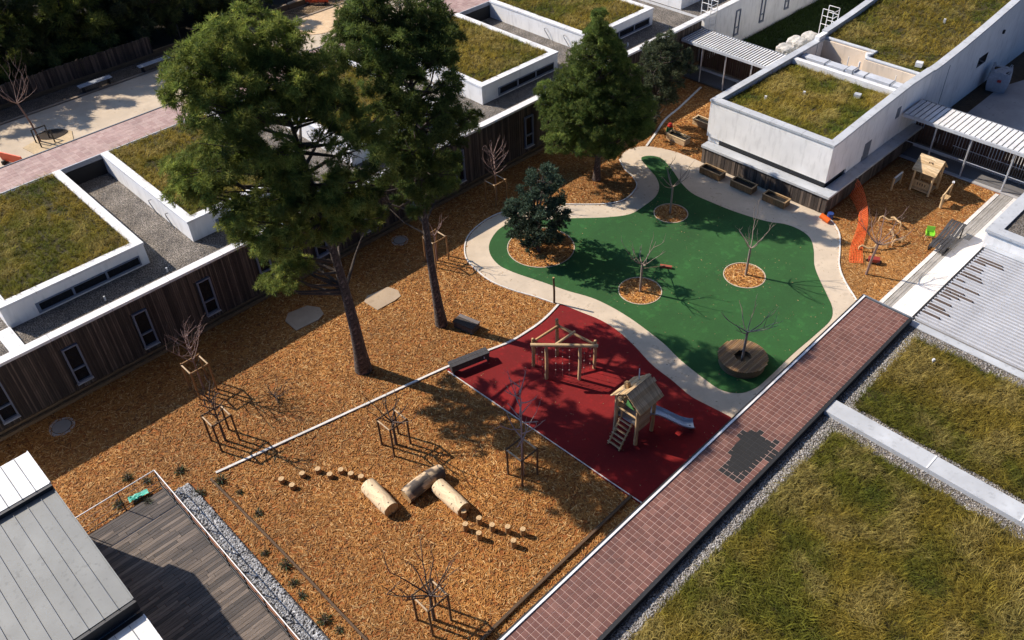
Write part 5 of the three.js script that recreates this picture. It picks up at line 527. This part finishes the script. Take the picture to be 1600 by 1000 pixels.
{ const r = rng(470), tuft = needleTuft(18, 0.36, 0.022, 14, 0.15, 0); [[-3, 'at the left edge'], [-6.5, 'below the lighter tree'], [-9, 'left of the fence middle'], [-11.5, 'at the fence middle'], [-14, 'right of the fence middle'], [-16.5, 'near the right fence posts'], [-19, 'by the last fence panel'], [-21.8, 'at the fence end'], [-25, 'past the fence end'], [-28, 'by the low board edging'], [-31.5, 'behind the broad pine top'], [-35, 'between the pine tops']].forEach(([z, w], k) => { const x = -61.2 - r() * 1.4, blobs = []; for (let i = 0; i < 8; i++) blobs.push([x + (r() - 0.5) * 1.6, 0.5 + r() * 2.1, z + (r() - 0.5) * 2.2, 0.7 + 0.3 * r()]); leafyTree('evergreen_bush', 'evergreen bush close behind the slat fence ' + w, [x, z], blobs, 471 + k, 60, (q) => mix3([0.08, 0.11, 0.03], [0.2, 0.23, 0.07], q()), tuft, 2, { cat: 'bush', mat: woodMat, group: 'bushes behind the fence' }); }); }
{ const blobs = []; const r = rng(499); for (let i = 0; i < 12; i++) blobs.push([-26.5 + (r() - 0.5) * 4.5, 0.5 + r() * 1.3, -62 + (r() - 0.5) * 2.5, 0.8]); leafyTree('bush', 'dark leafy bush on the lawn by the top edge', [-26.5, -62], blobs, 500, 90, (q) => mix3([0.02, 0.03, 0.01], [0.05, 0.065, 0.022], q()), needleTuft(16, 0.25, 0.03, 13, 0.1), 3, { cat: 'bush' }); }
// bare trees
function bareTree(label, base, o) {
  o.h ??= o.fork;
  const r = rng(o.seed), t = thing('bare_tree', label, 'tree', [base[0], o.y ?? 0, base[1]], o.group), geos = [], lx = o.lean?.[0] ?? 0, lz = o.lean?.[1] ?? 0, F = o.fork;
  mesh('trunk', limb([[0, -0.03, 0], [lx * 0.3, F * 0.5, lz * 0.3], [lx, F, lz], ...(o.leader ? [[lx * 1.4 + 0.03, F + (o.h - F) * 0.5, lz * 1.3], [lx * 1.6, o.h, lz * 1.6]] : [])], o.leader ? [o.r, o.r * 0.85, o.r * 0.7, o.r * 0.4, 0.008] : [o.r, o.r * 0.9, o.r * 0.85], 7), o.mat ?? W.twig, t);
  const grow = (p, d, len, rad, depth) => { const pts = [p.toArray()], q = p.clone(), v = d.clone(); const n = 4; for (let i = 0; i < n; i++) { v.x += (r() - 0.5) * o.crook; v.z += (r() - 0.5) * o.crook; v.y += o.curl * (0.3 + 0.5 * r()) + (r() - 0.5) * o.crook * 0.5; v.normalize(); q.addScaledVector(v, len / n); pts.push(q.toArray()); if (depth && i > 0 && r() < o.side) grow(q.clone(), v.clone().add(new THREE.Vector3((r() - 0.5) * 1.7, (r() - 0.2) * 0.7, (r() - 0.5) * 1.7)).normalize(), len * (0.35 + 0.3 * r()), rad * 0.55, depth - 1); } geos.push(limb(pts, [rad, rad * 0.4], depth ? 5 : 4, false)); };
  for (let i = 0; i < o.n; i++) { const a = (i + 0.5 * r()) / o.n * 6.283 * (o.leader ? 2.4 * o.n / 6.283 / 1 : 1) + o.seed, u = o.leader ? 0.1 + 0.85 * i / o.n : 0, y = F + u * (o.h - F), el = o.rise + (r() - 0.5) * 0.4; grow(new THREE.Vector3(lx * (1 + 0.5 * u), y - (o.leader ? 0 : r() * 0.1), lz * (1 + 0.5 * u)), new THREE.Vector3(Math.cos(a) * Math.cos(el), Math.sin(el), Math.sin(a) * Math.cos(el)), o.len * (0.75 + 0.5 * r()) * (1 - 0.45 * u), o.r * (o.br ?? 0.45), o.depth); }
  mesh('branches', geos, o.mat ?? W.twig, t); return t;
}
const vase = { fork: 1.55, n: 7, len: 1.15, rise: 0.55, crook: 0.45, curl: 0.22, side: 0.5, depth: 2, r: 0.06, br: 0.42 };
bareTree('bare pruned tree in the mulch pit nearest the path neck', [-21.37, -30.85], { ...vase, seed: 1, y: 0.02 });
bareTree('bare pruned tree in the mulch pit beside the broom', [-18.45, -24.93], { ...vase, seed: 2, y: 0.02 });
bareTree('bare pruned tree in the mulch pit on the right of the green surface', [-15.72, -29.18], { ...vase, seed: 3, y: 0.02, n: 6, len: 1.3, rise: 0.7 });
bareTree('bare pruned tree rising through the round slatted seat', [-12.5, -24.17], { ...vase, seed: 4, y: 0.03, fork: 1.7, len: 1.35 });
bareTree('leaning bare tree beside the orange net', [-11.8, -32.95], { ...vase, seed: 5, fork: 1.75, lean: [0.12, -0.05], len: 1.3, n: 8, side: 0.5, mat: W.twigRed });
bareTree('bare tree in front of the slat fence at the far left', [-53.14, -11.51], { ...vase, seed: 6, fork: 2.6, len: 2.0, r: 0.06, n: 9, side: 0.6, lean: [-0.2, 0.3], mat: W.twigRed });
// staked saplings: each with a square frame of four stakes
W.twigPale = M('pale twig bark', [0.3, 0.22, 0.2], 0.9);
const cages = [
  [[-27.28, -7.88], 'by the timber facade with a bushy crown of twigs', { fork: 1.35, n: 18, h: 3.0, len: 1.25, leader: true, side: 0.6 }, 0],
  [[-24.15, -7.06], 'beside the end of the white kerb', { fork: 1.1, n: 12, h: 2.6, len: 0.9, leader: true, r: 0.055 }, 1],
  [[-19.26, -11.52], 'between the white kerb and the logs', { fork: 1.3, n: 7, len: 1.15, r: 0.06 }, 1],
  [[-14.81, -13.85], 'at the edge of the red surface, tallest and thinnest', { fork: 1.3, n: 16, h: 4.9, len: 1.0, leader: true, r: 0.055, rise: 0.5 }, 2],
  [[-12.7, -7.82], 'at the bottom of the picture below the stumps', { fork: 1.45, n: 11, len: 1.35, side: 0.6, r: 0.06 }, 1],
  [[-26.94, -20.12], 'behind the slim pine trunk', { fork: 1.5, n: 6, len: 0.7 }, 0],
  [[-28.67, -25.67], 'near the dark shrub by the timber facade', { fork: 1.3, n: 18, h: 3.0, len: 1.1, leader: true, side: 0.6 }, 0]];
cages.forEach(([[x, z], w, o, k], i) => {
  bareTree('bare staked sapling ' + w, [x, z], { h: 2.6, rise: 0.75, crook: 0.35, curl: 0.15, side: 0.45, depth: 2, r: 0.045, br: 0.5, seed: 20 + i, mat: k === 0 ? W.twigRed : k === 2 ? W.twigPale : W.twigDark, ...o });
  const t = thing('stake_frame', 'square stake frame round the sapling ' + w, 'tree stakes', [x, 0, z], 'tree stake frames'), s = 0.385, H = i === 6 ? 1.25 : 1.42, m = [W.stake, W.stakeDark, W.stakeDark][k], r = rng(60 + i);
  for (const [a, b] of [[-s, -s], [-s, s], [s, -s], [s, s]]) mesh('stake', limb([[a + (r() - 0.5) * 0.05, -0.03, b + (r() - 0.5) * 0.05], [a, H + 0.03, b]], [0.042, 0.038], 7), m, t);
  const Y = H - 0.04; for (const [p, q, mm] of [[[-s, Y, s], [s, Y, s], W.stakeTop], [[-s, Y, -s], [s, Y, -s], W.stakeTop], [[-s, Y + 0.03, -s], [-s, Y + 0.03, s], m], [[s, Y + 0.03, -s], [s, Y + 0.03, s], m]]) mesh('rail', limb([p, q], 0.034, 6), mm, t);
  mesh('tie', [rod([-s, Y - 0.12, -s], [0, Y - 0.16, 0], 0.01, 4), rod([s, Y - 0.12, s], [0, Y - 0.16, 0], 0.01, 4)], W.black, t);
});
{ const [x, z] = [-52.75, -11.66]; const t = thing('stake_frame', 'dark stake frame on the sand court behind the pink gallery roof', 'tree stakes', [x, 0, z], 'tree stake frames'); for (const [a, b] of [[-0.4, -0.4], [-0.4, 0.4], [0.4, -0.4], [0.4, 0.4]]) mesh('stake', rod([a, 0, b], [a, 0.9, b], 0.04), W.black, t); mesh('rail', [rod([-0.4, 0.88, -0.4], [-0.4, 0.88, 0.4], 0.04), rod([0.4, 0.88, -0.4], [0.4, 0.88, 0.4], 0.04)], W.black, t);
  const p = thing('planting_bed', 'sandy planting bed round the staked tree on the court', 'bed', [x, 0, z]); mesh('sand', prism([[-1.2, -0.9], [-0.3, -1.7], [1.5, -1.1], [2.2, 0.8], [-0.4, 1.2]], 0, 0.06), M('bed sand', [0.62, 0.48, 0.3], 0.95, { map: T.mottle }), p); mesh('earth_pile', prism(curve([[-1.5, -0.4], [-1.0, -1.3], [-0.3, -1.5], [0, -0.6], [-0.7, 0.1]], true, 24), 0, 0.075), M('dark earth', [0.1, 0.07, 0.045], 0.95, { map: T.dirt }), p); }
// small green plants on the mulch and dry tufts
{ const tuft = needleTuft(60, 0.42, 0.012, 15, 0.35, 0.15), gm = M('tuft green', [0.05, 0.085, 0.03], 0.8), P = [[-25.12, -3.55], [-24.49, -3.99], [-24.01, -5.08], [-22.54, -5.08], [-22.52, -5.91], [-21.55, -6.13], [-20.25, -6.1], [-18.64, -5.36], [-17.74, -5.61], [-17, -5.4], [-16.39, -5.34], [-15.14, -5.37], [-14.55, -5.49], [-24.2, -2.74], [-23.55, -3.58], [-24.79, -9.69], [-25.32, -9.57], [-24.88, -10.2]];
  P.forEach(([x, z], k) => { if (k > 14) return; const t = thing('grass_plant', 'small dark green grass clump on the mulch, ' + ['left of the railing', 'beyond the railing top', 'right of the railing corner', 'by the stone strip top', 'by the timber edging start', 'between strip and edging, first from the top', 'between strip and edging, second from the top', 'between strip and edging, third from the top', 'between strip and edging, fourth from the top', 'between strip and edging, fifth from the top', 'between strip and edging, sixth from the top', 'between strip and edging, seventh from the top', 'between strip and edging, lowest', 'inside the railing by the roof', 'inside the railing by the teal sheet'][k], 'plant', [x, 0, z], 'grass clumps on the mulch', k * 1.7); const s = 0.55 + 0.4 * hash(k, 4, 4); mesh('leaves', tuft.clone().scale(s, s, s), gm, t); mesh('stems', tuft.clone().scale(s * 0.6, s * 1.1, s * 0.6).rotateY(1), W.twig, t); }); }
bareTree('low leafless shrub casting a tangle on the mulch left of the thick pine', [-24.73, -9.65], { seed: 44, fork: 0.15, n: 16, len: 0.75, rise: 0.6, crook: 0.6, curl: 0.1, side: 0.6, depth: 2, r: 0.022, br: 0.7, mat: W.twigDark }).name = numbered('bare_shrub');

// ---------- grass on the roofs ----------
function grassTuft(n, len, seed, wid) { const r = rng(seed), pos = [], idx = []; for (let i = 0; i < n; i++) { const a = r() * 6.283, l = len * (0.6 + 0.7 * r()), bend = 0.5 + r() * 1.5, tw = (r() - 0.5) * 3.2, w = wid * (0.6 + 0.7 * r()), ox = (r() - 0.5) * 0.12, oz = (r() - 0.5) * 0.12; let x = ox, y = 0, z = oz, th = 0.15 + r() * 0.6, al = a; const S = 4; for (let k = 0; k <= S; k++) { const ww = w * (1 - k / S * 0.85), b = pos.length / 3; pos.push(x - Math.sin(al) * ww, y, z + Math.cos(al) * ww, x + Math.sin(al) * ww, y, z - Math.cos(al) * ww); if (k < S) idx.push(b, b + 1, b + 2, b + 1, b + 3, b + 2); x += Math.cos(al) * Math.sin(th) * l / S; z += Math.sin(al) * Math.sin(th) * l / S; y += Math.cos(th) * l / S; th = Math.min(2.1, th + bend / S * 1.2); al += tw / S; } }
  const g = new THREE.BufferGeometry(); g.setAttribute('position', new THREE.Float32BufferAttribute(pos, 3)); g.setAttribute('uv', new THREE.Float32BufferAttribute(new Float32Array(pos.length / 3 * 2), 2)); g.setIndex(idx); g.computeVertexNormals(); return g; }
const grassGeo = [grassTuft(9, 0.34, 1, 0.011), grassTuft(8, 0.42, 2, 0.012), grassTuft(10, 0.28, 3, 0.011)], grassMat = leafy('dry grass', 0.2);
{ const areaNames = ['on the roof block nearest the left edge', 'on the second roof block, partly under the broad pine', 'on the third roof block behind the pines', 'on the fourth roof block right of the pines', 'on the fifth roof block behind the cone pine', 'on the far white wing', 'on the farthest white wing block', 'on the white pavilion', 'on the curved hall', 'in the notch of the curved hall', 'on the large lower right roof', 'on the roof between gutter and corrugated sheet', 'on the low white building'];
  grassAreas.forEach(([x0, x1, z0, z1, y, dens], i) => { const r = rng(700 + i), lists = [[], [], []], n = Math.round((x1 - x0) * (z1 - z0) * dens), right = i >= 10;
    for (let k = 0; k < n; k++) { const x = mix(x0, x1, r()), z = mix(z0, z1, r()), p = fbm(x * 0.05 + 10, z * 0.05 + 10, 8, 4, 5), q = fbm(x * 0.13 + 5, z * 0.13 + 7, 8, 3, 9), wind = fbm(x * 0.02 + 3, z * 0.02 + 3, 8, 2, 15) * 9; let c = mix3([0.13, 0.13, 0.016], [0.24, 0.18, 0.028], sstep(0.35, 0.62, p)); c = mix3(c, [0.33, 0.255, 0.085], sstep(0.52, 0.72, q) * (right ? 0.6 : 0.6)); c = mix3(c, [0.045, 0.08, 0.012], sstep(0.6, 0.75, 1 - q) * (right ? 0.45 : 0.7)); const v = (0.45 + 1.0 * r()) * (right ? 0.94 : 1.28); const yy = typeof y === 'function' ? y(x, z) : y;
      lists[Math.floor(r() * 3)].push([x, yy, z, QY(wind + (r() - 0.5) * 2.2, (r() - 0.5) * 0.4, (r() - 0.5) * 0.4), (right ? 0.64 : 0.58) * (0.65 + 0.75 * r()) * (0.75 + 0.7 * q), lin(c[0] * v, c[1] * v, c[2] * v)]); }
    const t = new THREE.Group(); t.name = numbered('roof_grass'); t.userData = { label: 'shaggy olive and straw coloured grass ' + areaNames[i], category: 'grass', kind: 'stuff' }; scene.add(t); lists.forEach((l, k) => scatter('blades', grassGeo[k], grassMat, l, t)); }); }

// ---------- wood chips ----------
function chip(seed, len, w) { const r = rng(seed), n = 4, pos = [], idx = [], k = (r() - 0.5) * 2.6, al0 = -k / 2; let x = 0, z = 0, al = al0; const pts = []; for (let i = 0; i <= n; i++) { pts.push([x, z, al]); x += Math.cos(al) * len / n; z += Math.sin(al) * len / n; al += k / n; } const mx = x / 2, mz = z / 2; pts.forEach(([a, b, t], i) => { const ww = w * (i === 0 || i === n ? 0.55 : 1), s = Math.sin(t), c = Math.cos(t); pos.push(a - mx - s * ww, 0, b - mz + c * ww, a - mx - s * ww * 0.6, w * 0.75, b - mz + c * ww * 0.6, a - mx + s * ww * 0.6, w * 0.75, b - mz - c * ww * 0.6, a - mx + s * ww, 0, b - mz - c * ww); }); for (let i = 0; i < n; i++) for (let j = 0; j < 3; j++) { const p = i * 4 + j; idx.push(p, p + 4, p + 1, p + 1, p + 4, p + 5); } const g = new THREE.BufferGeometry(); g.setAttribute('position', new THREE.Float32BufferAttribute(pos, 3)); g.setAttribute('uv', new THREE.Float32BufferAttribute(new Float32Array(pos.length / 3 * 2), 2)); g.setIndex(idx); g.computeVertexNormals(); return g; }
{ const geos = [chip(1, 0.2, 0.016), chip(2, 0.15, 0.018), chip(3, 0.25, 0.015), chip(5, 0.11, 0.02)], cm = M('wood chip', [1, 1, 1], 0.85), r = rng(900);
  const col = (x, z, yard) => { const p = fbm(x * 0.04 + 20, z * 0.04 + 20, 8, 4, 25), k = r(); let c = k < 0.12 ? [0.52, 0.31, 0.12] : k < 0.24 ? [0.14, 0.056, 0.012] : mix3([0.26, 0.108, 0.02], [0.42, 0.19, 0.042], r()); const v = (0.6 + 0.75 * p) * (0.85 + 0.3 * r()) * (yard === 2 ? 1.35 : 1); return lin(c[0] * v, c[1] * v * (yard ? 1.06 : 1), c[2] * v * (yard ? 1.2 : 1)); };
  const fill = (test, x0, x1, z0, z1, dens, sc, label, yard, y = 0.0) => { const lists = [[], [], [], []], n = Math.round((x1 - x0) * (z1 - z0) * dens); for (let i = 0; i < n; i++) { const x = mix(x0, x1, r()), z = mix(z0, z1, r()), a = r() * 6.283, k = Math.floor(r() * 4), tx = (r() - 0.5) * 0.32, tz = (r() - 0.5) * 0.32, s = sc * (0.7 + 0.6 * r()), c = col(x, z, yard); if (test(x, z)) lists[k].push([x, y + 0.002 + r() * 0.012, z, QY(a, tx, tz), s, c]); } const t = new THREE.Group(); t.name = numbered('wood_chips'); t.userData = { label, category: 'mulch', kind: 'stuff' }; scene.add(t); lists.forEach((l, k) => scatter('chips', geos[k], cm, l, t)); };
  const strip = [[-30.4, 2], [-10.6, 2], [-10.6, -15.8], [-30.4, -15.8]];
  const main = (x, z) => !inside(outer, x, z) && !inside(redPts, x, z) && !inside(greenPts, x, z) && !boxIn(x, z, -23.3, -9, -5.12, 6) && !boxIn(x, z, -23.78, -9, -4.4, 6) && !boxIn(x, z, -24.5, -9, -1.2, 6);
  fill(main, -30.42, -10.4, -35.5, 4, 290, 0.9, 'orange brown wood chip mulch across the main yard', false);
  fill((x, z) => main(x, z) && !boxIn(x, z, -23.3, -15.6, -46, -35.8), -30.4, -23.2, -43.5, -35.5, 200, 0.95, 'orange wood chip mulch between the pavilion and timber building', false);
  fill((x, z) => !inside(outer, x, z), -15.6, -10.45, -43.5, -30.8, 330, 0.68, 'fine brown wood chip mulch in the playhouse yard', true);
  pits.forEach(([x, z, q], i) => fill((a, b) => Math.hypot(a - x, b - z) < q - 0.04, x - q, x + q, z - q, z + q, 300, 0.75, 'wood chips in the tree pit ' + ['nearest the path neck', 'beside the broom', 'on the right of the green surface', 'under the dark shrub'][i], 2, 0.024));
}
{ const r = rng(940), l = [[], [], []]; for (let i = 0; i < 9000; i++) { const v = 0.6 + 0.8 * r(); l[Math.floor(r() * 3)].push([mix(-30.5, -23.6, r()), 0.04, mix(-64, -46.3, r()), QY(r() * 6.28), 0.5 + 0.5 * r(), lin(0.05 * v, 0.085 * v, 0.018 * v)]); } const t = new THREE.Group(); t.name = numbered('lawn_grass'); t.userData = { label: 'dark green lawn grass between the white wing and the hall', category: 'grass', kind: 'stuff' }; scene.add(t); l.forEach((a, k) => scatter('blades', grassGeo[k], grassMat, a, t)); }
{ const r = rng(945), l = [[], []], cm = M('stray chip', [1, 1, 1], 0.85); for (let i = 0; i < 5200; i++) { const x = mix(-25, -10, r()), z = mix(-35.5, -15.5, r()), onP = inside(outer, x, z), onR = inside(redPts, x, z), onG = inside(greenPts, x, z); if (!(onP || onR || onG)) continue; const edge = pits.some(([a, b, q]) => { const d = Math.hypot(x - a, z - b); return d > q + 0.03 && d < q + 0.4; }); if (pits.some(([a, b, q]) => Math.hypot(x - a, z - b) < q + 0.03)) continue; if (!edge && r() > 0.2) continue; const v = 0.6 + 0.8 * r(), y = onG ? 0.033 : onR ? 0.031 : 0.021; l[Math.floor(r() * 2)].push([x, y, z, QY(r() * 6.28), 0.25 + 0.45 * r(), r() < 0.5 ? lin(0.3 * v, 0.19 * v, 0.09 * v) : lin(0.1 * v, 0.06 * v, 0.03 * v)]); } const t = new THREE.Group(); t.name = numbered('stray_chips'); t.userData = { label: 'stray wood chips and dead leaves strewn over the play surfaces', category: 'litter', kind: 'stuff' }; scene.add(t); const G2 = [chip(11, 0.12, 0.014), chip(12, 0.09, 0.02)]; l.forEach((a, k) => scatter('chips', G2[k], cm, a, t)); }
// pebbles of the pale stone strip
{ const g = new THREE.IcosahedronGeometry(0.06, 1); g.setIndex([...Array(g.attributes.position.count).keys()]); const r = rng(950), l = []; for (let i = 0; i < 2600; i++) { const v = 0.14 + 0.36 * r() * r() + 0.1 * r(); l.push([mix(-23.25, -12.3, r()), 0.05, mix(-5.02, -4.5, r()), QY(r() * 6, r(), r()), [0.5 + r() * 1.1, 0.4 + r() * 0.4, 0.35 + r() * 0.5], lin(v, v * 1.01, v * 1.04)]); } scatter('pale_stones', g, M('pale stone', [1, 1, 1], 0.8), l, null, { label: 'pale grey stones in the strip beside the deck railing', category: 'stones' }); }
{ const g = new THREE.IcosahedronGeometry(0.025, 0); g.setIndex([...Array(g.attributes.position.count).keys()]); const r = rng(960), l = []; for (let i = 0; i < 9000; i++) { const side = r(), z = mix(-27.2, -8.5, r()), x = side < 0.6 ? mix(-7.5 + (z + 17) * 0.0165, -7.05, r()) : mix(-7.4, 3, r()), zz = side < 0.6 ? z : (r() < 0.5 ? mix(-22.35, -22.0, r()) : r() < 0.5 ? mix(-21.3, -20.75, r()) : mix(-27.5, -26.95, r())), v = 0.12 + 0.4 * r() * r() + 0.1 * r(); l.push([x, 2.8, zz, QY(r() * 6, r(), r()), 0.6 + r() * 0.9, lin(v, v * 0.95, v * 0.9)]); } scatter('roof_gravel', g, M('gravel stone', [1, 1, 1], 0.9), l, null, { label: 'grey gravel margin round the lower right grass roofs', category: 'gravel' }); }

scene.traverse((o) => { if (o.isMesh) { o.castShadow = true; o.receiveShadow = true; } });
renderer.render(scene, camera);
